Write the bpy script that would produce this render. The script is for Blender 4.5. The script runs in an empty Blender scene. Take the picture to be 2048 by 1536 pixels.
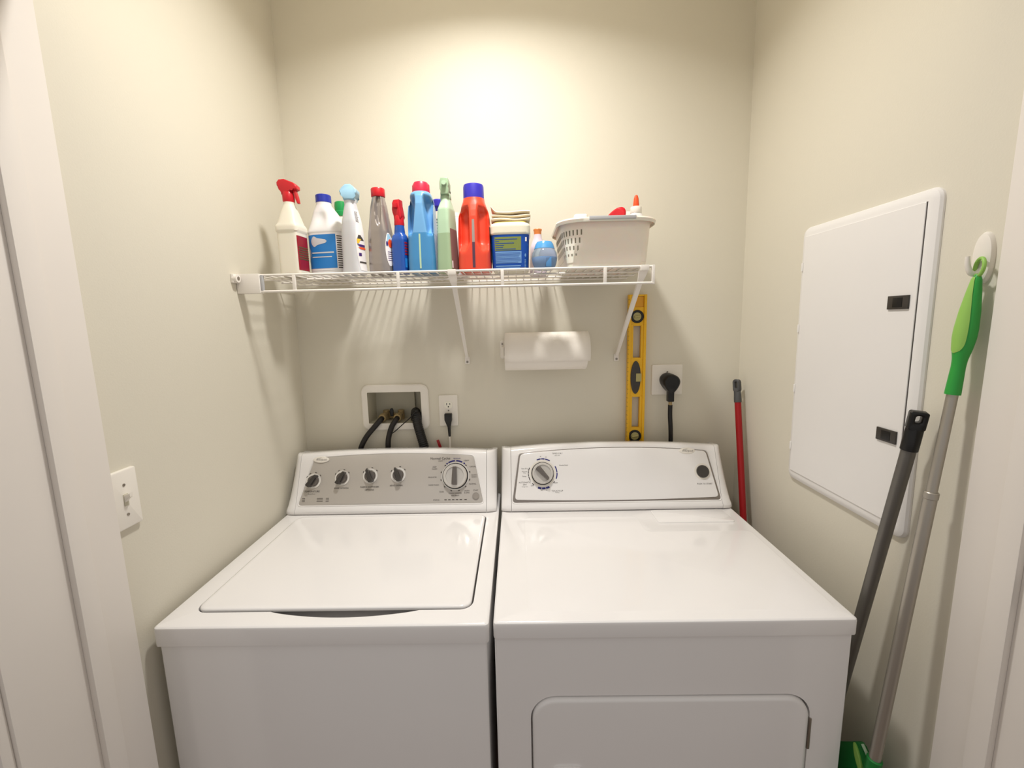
import bpy, bmesh, math, random
from mathutils import Vector, Matrix
PI = math.pi
random.seed(4)
S = bpy.context.scene
C = S.collection

# ------------------------------------------------------------ camera, world, exposure
cam_d = bpy.data.cameras.new('camera')
cam = bpy.data.objects.new('camera', cam_d); C.objects.link(cam)
cam_d.sensor_fit = 'HORIZONTAL'; cam_d.sensor_width = 36.0
cam_d.lens = 855.5867 / 2048 * 36.0
cam_d.clip_start = 0.02
_p, _y, _r = 0.1453, 0.0138, 0.0217
cam.matrix_world = (Matrix.Translation((0.0811, -1.528, 1.5343)) @ Matrix.Rotation(_y, 4, 'Z') @
                    Matrix.Rotation(PI / 2 - _p, 4, 'X') @ Matrix.Rotation(-_r, 4, 'Z'))
S.camera = cam
W = bpy.data.worlds.new('hallway_light'); S.world = W; W.use_nodes = True
W.node_tree.nodes['Background'].inputs[0].default_value = (1.0, 0.96, 0.92, 1)
W.node_tree.nodes['Background'].inputs[1].default_value = 0.53
S.view_settings.view_transform = 'Standard'; S.view_settings.look = 'None'
S.view_settings.exposure = 0.0; S.view_settings.gamma = 1.0
LAMP_POWER = 12.0
LAMP_POS = (0.0, -0.56, 2.70)

# ------------------------------------------------------------ materials
def lin(c):
    c = c / 255.0
    return c / 12.92 if c <= 0.04045 else ((c + 0.055) / 1.055) ** 2.4
def mat(name, rgb, rough=0.5, metal=0.0, coat=0.0, trans=0.0, ior=1.45, bump=None, alpha=1.0, var=None, sss=0.0):
    m = bpy.data.materials.new(name); m.use_nodes = True
    nt = m.node_tree; b = nt.nodes['Principled BSDF']
    col = tuple(lin(v) for v in rgb) + (1,)
    b.inputs['Base Color'].default_value = col
    b.inputs['Roughness'].default_value = rough
    b.inputs['Metallic'].default_value = metal
    b.inputs['Coat Weight'].default_value = coat
    b.inputs['Coat Roughness'].default_value = 0.08
    b.inputs['Transmission Weight'].default_value = trans
    b.inputs['IOR'].default_value = ior
    b.inputs['Alpha'].default_value = alpha
    if sss:
        b.inputs['Subsurface Weight'].default_value = sss
        b.inputs['Subsurface Scale'].default_value = 0.01
    tc = nt.nodes.new('ShaderNodeTexCoord')
    if bump:
        n = nt.nodes.new('ShaderNodeTexNoise'); n.inputs['Scale'].default_value = bump[0]
        n.inputs['Detail'].default_value = 3
        nt.links.new(tc.outputs['Object'], n.inputs['Vector'])
        bp = nt.nodes.new('ShaderNodeBump'); bp.inputs['Strength'].default_value = bump[1]
        bp.inputs['Distance'].default_value = bump[2]
        nt.links.new(n.outputs['Fac'], bp.inputs['Height']); nt.links.new(bp.outputs[0], b.inputs['Normal'])
    # small natural variation of the base colour
    v = var if var else (6.0, 0.03)
    n2 = nt.nodes.new('ShaderNodeTexNoise'); n2.inputs['Scale'].default_value = v[0]; n2.inputs['Detail'].default_value = 2
    nt.links.new(tc.outputs['Object'], n2.inputs['Vector'])
    mx = nt.nodes.new('ShaderNodeMix'); mx.data_type = 'RGBA'; mx.blend_type = 'MULTIPLY'
    mr = nt.nodes.new('ShaderNodeMapRange'); mr.inputs['To Min'].default_value = 1 - v[1]; mr.inputs['To Max'].default_value = 1.0
    nt.links.new(n2.outputs['Fac'], mr.inputs['Value'])
    mx.inputs['Factor'].default_value = 1.0
    mx.inputs[6].default_value = col
    nt.links.new(mr.outputs[0], mx.inputs[7])
    nt.links.new(mx.outputs[2], b.inputs['Base Color'])
    return m
M = {}
M['wall'] = mat('wall_paint', (222, 216, 200), 0.52, bump=(260, 0.10, 0.002), var=(3, 0.02))
M['wall'].node_tree.nodes['Principled BSDF'].inputs['Specular IOR Level'].default_value = 0.2
M['ceil'] = mat('ceiling_paint', (235, 230, 220), 0.8, bump=(120, 0.2, 0.003))
M['floor'] = mat('floor_vinyl', (120, 88, 66), 0.4, var=(14, 0.35))
M['trim'] = mat('trim_paint', (231, 224, 216), 0.38, bump=(180, 0.04, 0.001))
M['white'] = mat('white_enamel', (240, 237, 235), 0.16, coat=0.5)
M['whitep'] = mat('white_plastic', (238, 232, 222), 0.3)
M['panelsteel'] = mat('painted_steel', (238, 235, 232), 0.36)
M['silver'] = mat('silver_panel', (190, 184, 177), 0.34, metal=0.2)
M['bordergrey'] = mat('border_grey', (150, 142, 136), 0.25, metal=0.6)
M['buttongrey'] = mat('button_grey', (150, 143, 136), 0.45)
M['dialsilver'] = mat('dial_silver', (214, 209, 202), 0.22, metal=0.35)
M['chrome'] = mat('chrome_ring', (236, 232, 226), 0.2, metal=0.15)
M['knobgrey'] = mat('knob_grey', (112, 106, 102), 0.25, metal=0.5)
M['darkgrey'] = mat('dark_grey_plastic', (62, 58, 54), 0.3)
M['black'] = mat('black_plastic', (20, 19, 19), 0.35)
M['rubber'] = mat('black_rubber', (34, 30, 29), 0.5, bump=(400, 0.2, 0.001))
M['ink'] = mat('printed_ink', (70, 64, 60), 0.6)
M['blueink'] = mat('blue_ink', (40, 38, 120), 0.5)
M['brass'] = mat('brass', (168, 146, 104), 0.4, metal=0.35)
M['wire'] = mat('white_vinyl_wire', (240, 234, 226), 0.32)
M['paper'] = mat('paper_towel', (243, 236, 226), 0.9, bump=(150, 0.35, 0.002))
M['yellow'] = mat('yellow_level', (238, 184, 30), 0.38)
M['yellowd'] = mat('amber_plastic', (222, 158, 40), 0.45)
M['vial'] = mat('vial_liquid', (176, 166, 110), 0.15)
M['red'] = mat('red_plastic', (204, 30, 42), 0.3)
M['redpole'] = mat('red_pole_paint', (158, 14, 20), 0.35)
M['capgrey'] = mat('grey_rubber', (76, 76, 76), 0.5)
M['greypole'] = mat('dark_steel_tube', (112, 109, 104), 0.38, metal=0.55)
M['alu'] = mat('aluminium_tube', (176, 170, 160), 0.36, metal=0.7)
M['green'] = mat('green_plastic', (46, 158, 62), 0.42)
M['lime'] = mat('lime_rubber', (148, 196, 92), 0.5)
M['dgreen'] = mat('dark_green_plastic', (24, 122, 52), 0.4)
M['bluecap'] = mat('blue_cap', (40, 56, 168), 0.35)
M['violetcap'] = mat('violet_blue_cap', (56, 50, 178), 0.35)
M['greencap'] = mat('green_cap', (36, 158, 84), 0.35)
M['cream'] = mat('cream_bottle', (236, 230, 214), 0.35, sss=0.1)
M['bottle'] = mat('white_bottle', (232, 230, 230), 0.28, sss=0.1)
M['frost'] = mat('frosted_bottle', (214, 214, 218), 0.3, sss=0.15)
M['sky'] = mat('label_blue', (38, 128, 206), 0.35)
M['labelwhite'] = mat('label_white', (238, 234, 234), 0.35)
M['labelred'] = mat('label_crimson', (152, 28, 44), 0.35)
M['labeldark'] = mat('label_dark', (74, 26, 30), 0.35)
M['labelgreen'] = mat('label_olive', (88, 92, 52), 0.4)
M['paleblue'] = mat('pale_blue_plastic', (158, 200, 224), 0.35)
M['silverbottle'] = mat('silver_bottle', (166, 158, 154), 0.26, metal=0.55)
M['blue'] = mat('blue_bottle', (36, 84, 170), 0.22, coat=0.3)
M['azure'] = mat('azure_bottle', (112, 168, 216), 0.24, coat=0.3)
M['azured'] = mat('azure_liquid', (70, 138, 190), 0.24, coat=0.3)
M['azureh'] = mat('azure_recess', (64, 124, 176), 0.24, coat=0.3)
M['pink'] = mat('rose_red_cap', (214, 44, 74), 0.35)
M['redorange'] = mat('red_orange_bottle', (226, 74, 50), 0.26, coat=0.2)
M['strip'] = mat('clear_strip', (160, 146, 140), 0.3)
M['stripd'] = mat('clear_strip_dark', (88, 60, 78), 0.3)
M['sage'] = mat('sage_bottle', (184, 212, 180), 0.25)
M['saged'] = mat('sage_liquid', (160, 184, 148), 0.25)
M['sagehead'] = mat('sage_trigger', (160, 186, 152), 0.35)
M['mauve'] = mat('mauve_label', (142, 108, 104), 0.4)
M['tubblue'] = mat('tub_label_blue', (14, 74, 166), 0.3)
M['khaki'] = mat('khaki_print', (126, 138, 70), 0.5)
M['ice'] = mat('ice_blue_print', (120, 164, 214), 0.5)
M['tub'] = mat('tub_plastic', (232, 226, 206), 0.32)
M['ochre'] = mat('ochre_lid', (214, 190, 96), 0.4)
M['creamcloth'] = mat('cream_cloth', (240, 226, 196), 0.85, bump=(120, 0.3, 0.002))
M['orange'] = mat('orange_cap', (238, 142, 76), 0.35)
M['lilac'] = mat('lilac_bottle', (222, 208, 220), 0.35)
M['gelblue'] = mat('gel_blue_lid', (84, 158, 216), 0.18, coat=0.4)
M['gel'] = mat('clear_blue_gel', (196, 216, 236), 0.08, trans=0.75, ior=1.2)
M['gelcard'] = mat('gel_cartridge', (84, 140, 196), 0.3)
M['basket'] = mat('basket_plastic', (238, 234, 222), 0.34, trans=0.0, sss=0.3)
M['greyrubber'] = mat('grey_grip', (184, 184, 186), 0.5)
M['glueorange'] = mat('glue_tip_orange', (240, 84, 40), 0.35)
M['slotgrey'] = mat('slot_shade', (128, 122, 106), 0.7)
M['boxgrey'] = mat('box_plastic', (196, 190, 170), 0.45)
M['multi1'] = mat('logo_yellow', (232, 190, 60), 0.4)
M['multi2'] = mat('logo_purple', (70, 40, 110), 0.4)
M['screw'] = mat('screw_steel', (150, 142, 132), 0.3, metal=0.8)
M['socket'] = mat('receptacle', (244, 240, 226), 0.3)
def emis(name, rgb, st):
    m = bpy.data.materials.new(name); m.use_nodes = True
    b = m.node_tree.nodes['Principled BSDF']
    b.inputs['Base Color'].default_value = (0.9, 0.88, 0.84, 1)
    b.inputs['Emission Color'].default_value = rgb + (1,); b.inputs['Emission Strength'].default_value = st
    return m
M['lamp'] = emis('lamp_glass_lit', (1.0, 0.955, 0.90), 8.0)

# ------------------------------------------------------------ object helpers
ORG = {}
def obj(name, bm, m, parent=None, smooth=35, label=None):
    me = bpy.data.meshes.new(name)
    bmesh.ops.recalc_face_normals(bm, faces=bm.faces[:]) if not getattr(bm, 'keep', False) else None
    o = bpy.data.objects.new(name, me); C.objects.link(o)
    org = Vector((0, 0, 0))
    if parent is not None:
        o.parent = parent; org = ORG[parent.name]
    bm.to_mesh(me); bm.free()
    if org.length: me.transform(Matrix.Translation(-org))
    ms = m if isinstance(m, (list, tuple)) else [m]
    for q in ms: me.materials.append(M[q])
    if smooth:
        me.shade_smooth(); me.set_sharp_from_angle(angle=math.radians(smooth))
    ORG[o.name] = org
    if label: o['label'] = label
    return o
def thing(name, label, cat, loc=(0, 0, 0), rot=None, group=None, world=True, tall=1.0):
    """world=True: children are built in world coordinates; False: in the thing's own frame"""
    o = bpy.data.objects.new(name, None); C.objects.link(o)
    o.empty_display_size = 0.05
    o.location = loc
    if rot: o.rotation_euler = rot
    if tall != 1.0: o.scale = (1, 1, tall)      # height of this bottle relative to its profile
    ORG[o.name] = Vector(loc) if world else Vector((0, 0, 0))
    o['label'] = label; o['category'] = cat
    if group: o['group'] = group
    return o
def tag(o, label, cat, group=None):
    o['label'] = label; o['category'] = cat
    if group: o['group'] = group
    return o
def struct(name, bm, m, smooth=35):
    o = obj(name, bm, m, None, smooth); o['kind'] = 'structure'; return o
def NB(): return bmesh.new()
def box(bm, x0, x1, y0, y1, z0, z1, bev=0.0, seg=2, mi=0):
    v = [bm.verts.new((x, y, z)) for x in (x0, x1) for y in (y0, y1) for z in (z0, z1)]
    fs = [bm.faces.new([v[i] for i in q]) for q in ((0, 1, 3, 2), (4, 6, 7, 5), (0, 4, 5, 1), (2, 3, 7, 6), (0, 2, 6, 4), (1, 5, 7, 3))]
    for f in fs: f.material_index = mi
    if bev:
        es = {e for f in fs for e in f.edges}
        bmesh.ops.bevel(bm, geom=list(es), offset=bev, segments=seg, profile=0.6, affect='EDGES')
    return bm
def ring_faces(bm, a, b, mi=0):
    n = len(a)
    for i in range(n):
        f = bm.faces.new((a[i], a[(i + 1) % n], b[(i + 1) % n], b[i])); f.material_index = mi
def loopv(bm, pts): return [bm.verts.new(p) for p in pts]
def stack(bm, loops, cap0=True, cap1=True, mi=0):
    vs = [loopv(bm, l) for l in loops]
    for a, b in zip(vs, vs[1:]): ring_faces(bm, a, b, mi)
    if cap0: bm.faces.new(vs[0][::-1]).material_index = mi
    if cap1: bm.faces.new(vs[-1]).material_index = mi
    return vs
def rrect(x0, x1, y0, y1, r, n=6):
    r = max(1e-5, min(r, (x1 - x0) / 2 - 1e-5, (y1 - y0) / 2 - 1e-5)); P = []
    for cx, cy, a in ((x1 - r, y1 - r, 0), (x0 + r, y1 - r, 90), (x0 + r, y0 + r, 180), (x1 - r, y0 + r, 270)):
        for i in range(n + 1):
            t = math.radians(a + 90 * i / n); P.append((cx + r * math.cos(t), cy + r * math.sin(t)))
    return P
def slab(bm, x0, x1, y0, y1, r, z0, z1, bev=0.002, n=6, T=None, both=False, mi=0):
    """rounded-rectangle slab with a rounded upper edge; T maps local (x,y,z) to world"""
    T = T or (lambda p: p)
    pr = [(0, z0)] if not both else [(bev, z0), (bev * .3, z0 + bev * .3), (0, z0 + bev)]
    pr += [(0, z1 - bev), (bev * .3, z1 - bev * .3), (bev, z1)]
    stack(bm, [[T((x, y, z)) for x, y in rrect(x0 + i, x1 - i, y0 + i, y1 - i, max(r - i, 1e-4), n)] for i, z in pr], mi=mi)
def cyl(bm, p0, p1, r0, r1=None, n=24, cap=True, bev=0.0, mi=0):
    p0 = Vector(p0); p1 = Vector(p1); r1 = r0 if r1 is None else r1
    d = p1 - p0; L = d.length; q = d.to_track_quat('Z', 'Y')
    prof = [(0, r0), (L, r1)] if not bev else [(0, r0 - bev), (bev, r0), (L - bev, r1), (L, r1 - bev)]
    loops = [[p0 + q @ Vector((r * math.cos(2 * PI * i / n), r * math.sin(2 * PI * i / n), z)) for i in range(n)] for z, r in prof]
    stack(bm, loops, cap, cap, mi)
def lathe(bm, prof, c=(0, 0, 0), axis=(0, 0, 1), n=32, mi=0, cap0=True, cap1=True):
    q = Vector(axis).to_track_quat('Z', 'Y'); c = Vector(c)
    loops = [[c + q @ Vector((r * math.cos(2 * PI * i / n), r * math.sin(2 * PI * i / n), z)) for i in range(n)] for r, z in prof]
    stack(bm, loops, cap0, cap1, mi)
def smoothpath(P, k=8):
    P = [Vector(p) for p in P]; out = []
    for i in range(len(P) - 1):
        a = P[max(i - 1, 0)]; b = P[i]; c = P[i + 1]; d = P[min(i + 2, len(P) - 1)]
        for j in range(k):
            t = j / k
            out.append(0.5 * ((2 * b) + (c - a) * t + (2 * a - 5 * b + 4 * c - d) * t * t + (3 * b - a - 3 * c + d) * t ** 3))
    out.append(P[-1]); return out
def tube(bm, path, r, n=10, closed=False, cap=True, smooth=0, mi=0):
    P = smoothpath(path, smooth) if smooth else [Vector(p) for p in path]
    N = len(P); loops = []; up = None
    for i in range(N):
        if closed: t = P[(i + 1) % N] - P[i - 1]
        else: t = P[min(i + 1, N - 1)] - P[max(i - 1, 0)]
        t.normalize()
        if up is None:
            up = Vector((0, 0, 1)) if abs(t.z) < 0.9 else Vector((1, 0, 0))
        up = (up - t * up.dot(t)).normalized(); s = t.cross(up)
        rr = r(i / (N - 1)) if callable(r) else r
        loops.append([P[i] + (up * math.cos(2 * PI * k / n) + s * math.sin(2 * PI * k / n)) * rr for k in range(n)])
    if closed: loops.append(loops[0])
    if closed:
        vs = [loopv(bm, l) for l in loops[:-1]]
        for i in range(N): ring_faces(bm, vs[i], vs[(i + 1) % N], mi)
    else: stack(bm, loops, cap, cap, mi)
def prism(bm, prof, y0, y1, bev=0.0, T=None, mi=0, seg=2):
    """polygon in (x,z) extruded in y, edges bevelled"""
    T = T or (lambda p: p)
    a = [bm.verts.new(T((x, y0, z))) for x, z in prof]; b = [bm.verts.new(T((x, y1, z))) for x, z in prof]
    fs = [bm.faces.new(a), bm.faces.new(b[::-1])]
    n = len(prof)
    for i in range(n): fs.append(bm.faces.new((a[i], b[i], b[(i + 1) % n], a[(i + 1) % n])))
    for f in fs: f.material_index = mi
    if bev:
        es = {e for f in fs[:2] for e in f.edges}
        bmesh.ops.bevel(bm, geom=list(es), offset=bev, segments=seg, profile=0.6, affect='EDGES')
def holed(bm, outer, inner, T, z, mi=0):
    """flat face with a hole: both loops in local xy"""
    vo = [bm.verts.new(T((x, y, z))) for x, y in outer]; vi = [bm.verts.new(T((x, y, z))) for x, y in inner]
    eo = [bm.edges.new((vo[i], vo[(i + 1) % len(vo)])) for i in range(len(vo))]
    ei = [bm.edges.new((vi[i], vi[(i + 1) % len(vi)])) for i in range(len(vi))]
    r = bmesh.ops.triangle_fill(bm, use_beauty=True, use_dissolve=False, edges=eo + ei)
    for g in r['geom']:
        if isinstance(g, bmesh.types.BMFace): g.material_index = mi
    return vo, vi
def sphere(bm, c, r, n=16, sc=(1, 1, 1), mi=0):
    k = n // 2; prof = [(max(r * math.sin(PI * i / k), r * .02), -r * math.cos(PI * i / k)) for i in range(k + 1)]
    c = Vector(c)
    loops = [[c + Vector((q * math.cos(2 * PI * i / n) * sc[0], q * math.sin(2 * PI * i / n) * sc[1], z * sc[2])) for i in range(n)] for q, z in prof]
    stack(bm, loops, mi=mi)
def text(bm, s, size, T, align='CENTER', mi=0, shear=0.0):
    cu = bpy.data.curves.new('lettering', 'FONT'); cu.body = s; cu.size = size; cu.align_x = align; cu.align_y = 'CENTER'
    cu.resolution_u = 2; cu.shear = shear
    o = bpy.data.objects.new('lettering_tmp', cu); C.objects.link(o)
    bpy.context.view_layer.update()
    me = bpy.data.meshes.new_from_object(o.evaluated_get(bpy.context.evaluated_depsgraph_get()))
    n0 = len(bm.verts); f0 = len(bm.faces)
    bm.from_mesh(me); bm.verts.ensure_lookup_table(); bm.faces.ensure_lookup_table()
    for v in bm.verts[n0:]: v.co = Vector(T((v.co.x, v.co.y, 0)))
    for f in bm.faces[f0:]: f.material_index = mi
    bpy.data.objects.remove(o); bpy.data.curves.remove(cu); bpy.data.meshes.remove(me)

def D(a): return math.radians(a)
class Loft:
    """bottle body: sections (z, half width, half depth, exponent, cx, cy)"""
    def __init__(s, secs, disp=None):
        s.s = [tuple(q) + (2.0, 0, 0)[len(q) - 3:] if len(q) < 6 else tuple(q) for q in secs]; s.disp = disp
    def at(s, z):
        Q = s.s
        if z <= Q[0][0]: return Q[0]
        for a, b in zip(Q, Q[1:]):
            if z <= b[0]:
                t = (z - a[0]) / (b[0] - a[0]) if b[0] > a[0] else 1
                return tuple(a[i] + (b[i] - a[i]) * t for i in range(6))
        return Q[-1]
    def pos(s, t, z, off=0.0):
        _, hx, hy, e, cx, cy = s.at(z)
        c, d = math.cos(t), math.sin(t)
        x = math.copysign(abs(c) ** (2 / e), c) * hx; y = math.copysign(abs(d) ** (2 / e), d) * hy
        L = math.hypot(x, y) or 1
        k = off / L
        p = Vector((cx + x * (1 + k), cy + y * (1 + k), z))
        if s.disp: p = s.disp(p, t, z)
        return p
    def body(s, bm, n=48, dz=0.004, split=None):
        zs = []
        for a, b in zip(s.s, s.s[1:]):
            k = max(1, int((b[0] - a[0]) / dz + .5))
            zs += [a[0] + (b[0] - a[0]) * i / k for i in range(k)]
        zs.append(s.s[-1][0])
        # smooth the silhouette a little by evaluating the eased profile
        loops = [[s.pos(2 * PI * i / n, z) for i in range(n)] for z in zs]
        vs = [loopv(bm, l) for l in loops]
        for i, (a, b) in enumerate(zip(vs, vs[1:])):
            ring_faces(bm, a, b, 1 if (split is not None and zs[i] < split) else 0)
        bm.faces.new(vs[0][::-1]).material_index = 1 if split is not None else 0
        bm.faces.new(vs[-1])
    def patch(s, bm, t0, t1, z0, z1, off=0.0006, nt=14, nz=12, mi=0, shape=None):
        g = []
        for j in range(nz + 1):
            z = z0 + (z1 - z0) * j / nz; a, b = (t0, t1) if not shape else shape(j / nz, t0, t1)
            g.append([bm.verts.new(s.pos(a + (b - a) * i / nt, z, off)) for i in range(nt + 1)])
        for j in range(nz):
            for i in range(nt):
                bm.faces.new((g[j][i], g[j][i + 1], g[j + 1][i + 1], g[j + 1][i])).material_index = mi
def D(a): return math.radians(a)
# a label is printed as thin film around the bottle: solid patch(es) in one mesh
def rows(L, bm, t0, t1, z0, z1, count, off=0.0011, fill=0.45, mi=0, ragged=0.25):
    for k in range(count):
        za = z0 + (z1 - z0) * k / count; zb = za + (z1 - z0) / count * fill
        L.patch(bm, t0, t1 - (t1 - t0) * random.random() * ragged, za, zb, off, 6, 1, mi)

# ------------------------------------------------------------ the room
XL = lambda z: -0.6965 + 0.010 * (z - 1.9)
XR = lambda z: 0.8675 - 0.008 * (z - 1.9)
H = 2.74
bm = NB(); box(bm, -2.2, 2.4, -3.2, 0.15, -0.05, 0.0); struct('floor', bm, 'floor')
bm = NB(); box(bm, -0.95, 1.15, -0.95, 0.15, H, H + 0.05); struct('ceiling', bm, 'ceil')
def leanwall(name, X, side):
    bm = NB()
    prof = [(0.0, -0.93), (0.0, 0.12)]
    v = []
    for z in (0.0, H):
        for y in (-0.93, 0.0):
            v.append(bm.verts.new((X(z), y, z)))
    for z in (0.0, H):
        for y in (-0.93, 0.0):
            v.append(bm.verts.new((X(1.0) + side * 0.12, y, z)))
    for q in ((0, 1, 3, 2), (4, 6, 7, 5), (0, 4, 5, 1), (2, 3, 7, 6), (0, 2, 6, 4), (1, 5, 7, 3)):
        bm.faces.new([v[i] for i in q])
    struct(name, bm, 'wall')
leanwall('wall_left', XL, -1); leanwall('wall_right', XR, 1)
# back wall with the opening of the laundry outlet box
BX0, BX1, BZ0, BZ1 = -0.4665, -0.2700, 1.1745, 1.2915
bm = NB()
T = lambda p: Vector((p[0], p[2], p[1]))
oo = [(-0.85, 0), (1.02, 0), (1.02, H), (-0.85, H)]; ii = rrect(BX0, BX1, BZ0, BZ1, 0.002, 2)
fo, fi = holed(bm, oo, ii, T, 0.0)
bo, bi = holed(bm, oo, ii, T, 0.12)
ring_faces(bm, fo, bo); ring_faces(bm, fi, bi)
struct('wall_back', bm, 'wall')
# front wall with the doorway
DH = 2.11
bm = NB(); box(bm, -2.2, -0.7, -0.93, -0.80, 0, H)
box(bm, 0.875, 2.4, -0.93, -0.84, 0, H)
box(bm, -0.7, 0.875, -0.93, -0.84, DH + 0.02, H)
struct('wall_front', bm, 'wall')
def jamb(name, x, s, y_in, ys0, ys1, y_out):
    """x face of the jamb, s=+1 left side (faces +x)"""
    bm = NB()
    box(bm, min(x, x - s * 0.018), max(x, x - s * 0.018), y_out, y_in, 0, DH, 0.0015)
    box(bm, min(x, x + s * 0.0115), max(x, x + s * 0.0115), ys0, ys1, 0, DH - 0.01, 0.002)
    box(bm, min(x - s * 0.006, x - s * 0.066), max(x - s * 0.006, x - s * 0.066), y_out - 0.016, y_out, 0, DH + 0.06, 0.003)
    return struct(name, bm, 'trim')
jamb('trim_1', -0.683, 1, -0.769, -0.869, -0.836, -0.978)
t2 = jamb('trim_2', 0.8575, -1, -0.812, -0.907, -0.874, -1.02)
bm = NB(); box(bm, 0.8560, 0.8574, -0.965, -0.918, 1.07, 1.125, 0.0004)
obj('strike_plate', bm, 'screw', t2, label='steel strike plate')
bm = NB(); box(bm, -0.70, 0.876, -0.98, -0.78, DH, DH + 0.018, 0.0015); box(bm, -0.68, 0.856, -0.90, -0.86, DH - 0.012, DH, 0.002)
struct('trim_3', bm, 'trim')
for nm, a in (('baseboard_back', (-0.70, 0.87, -0.014, 0.0)), ('baseboard_left', (XL(0) , XL(0) + 0.014, -0.765, -0.014)), ('baseboard_right', (XR(0) - 0.014, XR(0), -0.808, -0.014))):
    bm = NB(); box(bm, a[0], a[1], a[2], a[3], 0, 0.085, 0.003); struct(nm, bm, 'trim')

# ceiling lamp (the room's own light)
lx, ly, lz = LAMP_POS
t = thing('ceiling_light', 'round frosted glass lamp fixed to the ceiling above the washer and dryer', 'lamp', (lx, ly, H))
bm = NB(); lathe(bm, [(0.075, lz + 0.004), (0.083, lz), (0.108, lz + 0.004), (0.112, H)], (lx, ly, 0), n=48); obj('lamp_rim', bm, 'whitep', t)
bm = NB(); lathe(bm, [(0.02, lz - 0.004), (0.045, lz - 0.003), (0.068, lz - 0.0005), (0.0745, lz + 0.003)], (lx, ly, 0), n=48); obj('lamp_diffuser', bm, 'lamp', t)
ld = bpy.data.lights.new('lamp_bulb', 'AREA'); ld.shape = 'DISK'; ld.size = 0.15; ld.energy = LAMP_POWER; ld.color = (1.0, 0.98, 0.95); ld.spread = D(143)
lo = bpy.data.objects.new('lamp_bulb', ld); C.objects.link(lo); lo.parent = t; lo.location = (0, 0, lz - 0.008 - H)

# ------------------------------------------------------------ panel face frame of the two consoles
SY, SZ = 0.406138, 0.913812       # direction up the sloped face
def PF(p):                         # (x, s, n) -> world
    x, s, n = p
    return Vector((x, -0.205 + SY * s - SZ * n, 0.95 + SZ * s + SY * n))
def console(t, xl, xr, bow, s_end, s_mid, gap=0.034):
    """white console shell between two end caps whose front corners are rounded in plan"""
    cx = (xl + xr) / 2; hw = (xr - xl) / 2; ug = gap / hw
    def sec(u):
        s = s_end + (s_mid - s_end) * (1 - abs(u) ** 2.2)
        back = -0.045
        k = max(0.0, (abs(u) - (1 - ug)) / ug); k = 1 - math.sqrt(max(0.0, 1 - (k * .995) ** 2))
        P = [(back, 0.9215), (-0.211, 0.9215), (-0.2160, 0.927), (-0.2160, 0.936)]
        a = PF((0, 0.0, 0)); P.append((a.y - 0.003, a.z - 0.004))
        for j in range(1, 9):
            q = PF((0, s * j / 9, 0.0)); P.append((q.y, q.z))
        q = PF((0, s, 0)); P += [(q.y, q.z), (q.y + 0.003, q.z + 0.003), (q.y + 0.012, q.z + 0.0055), (q.y + 0.030, q.z + 0.0035), (-0.060, q.z - 0.006), (back, q.z - 0.012)]
        out = []
        for y, z in P:
            if y > back - .001: out.append((y, z)); continue
            zf = max(0.0, min(1.0, (z - .925) / .16)); d = k * (.010 + .062 * zf ** .8)
            yn = min(back - .003, y + d); out.append((yn, z - (max(0, yn + .115) * .22 * k ** .5 if z > q.z - .002 else 0)))
        return out
    def part(name, u0, u1, n, pw=1):
        bm = NB(); loops = []
        for i in range(n + 1):
            w = i / n
            if pw == 2: w = 1 - (1 - w) ** 2.2      # denser towards the outer end
            if pw == -2: w = w ** 2.2
            u = u0 + (u1 - u0) * w
            loops.append([Vector((cx + u * hw, y, z)) for y, z in sec(u)])
        stack(bm, loops)
        return obj(name, bm, 'white', t, 50)
    part('console_shell', -1 + ug, 1 - ug, 40)
    part('end_cap', -1, -1 + ug - 0.003, 14, -2)
    part('end_cap', 1 - ug + 0.003, 1, 14, 2)
def panel_rim(t, kw):
    bm = NB(); P = [PF((x, s, .0006)) for x, s in panel_outline(inset=-.0022, **kw)]
    tube(bm, P, .0017, 8, closed=True); obj('panel_rim', bm, 'white', t, 60)
def panel_outline(x0b, x0t, x1t, x1b, sb, st_end, st_mid, r=0.012, inset=0.0, n=26):
    """trapezoid with an arched top edge and rounded corners in (x,s)"""
    x0b += inset; x0t += inset; x1t -= inset; x1b -= inset; sb += inset; st_end -= inset; st_mid -= inset
    def top(x):
        u = (x - (x0t + x1t) / 2) / ((x1t - x0t) / 2); return st_end + (st_mid - st_end) * (1 - u * u)
    P = []
    def corner(p, a, b):
        p, a, b = Vector(p), Vector(a), Vector(b)
        d0 = (a - p).normalized() * r; d1 = (b - p).normalized() * r
        for k in range(6):
            q = k / 5; P.append(tuple((p + d0 * (1 - q) ** 2 + d1 * q ** 2)))
    A = (x0b, sb); B = (x0t, st_end); Cc = (x1t, st_end); Dd = (x1b, sb)
    corner(A, B, Dd); corner(Dd, A, Cc); corner(Cc, Dd, (x1t - 0.02, top(x1t - 0.02)))
    for k in range(1, n):
        x = x1t - 0.02 + (x0t + 0.02 - x1t + 0.02) * k / n; P.append((x, top(x)))
    corner(B, (x0t + 0.02, top(x0t + 0.02)), A)
    return P
def plate_on_face(bm, kw, z0, z1, bev):
    L = []
    for i, z in ((0, z0), (0, z1 - bev), (bev * .3, z1 - bev * .3), (bev, z1)):
        L.append([PF((x, s, z)) for x, s in panel_outline(inset=i, **kw)])
    stack(bm, L)
def disc(bm, x, s, r, z0, z1, n=32, mi=0, r1=None, bev=0.0):
    a = PF((x, s, z0)); b = PF((x, s, z1)); cyl(bm, a, b, r, r if r1 is None else r1, n, True, bev, mi)
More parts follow.
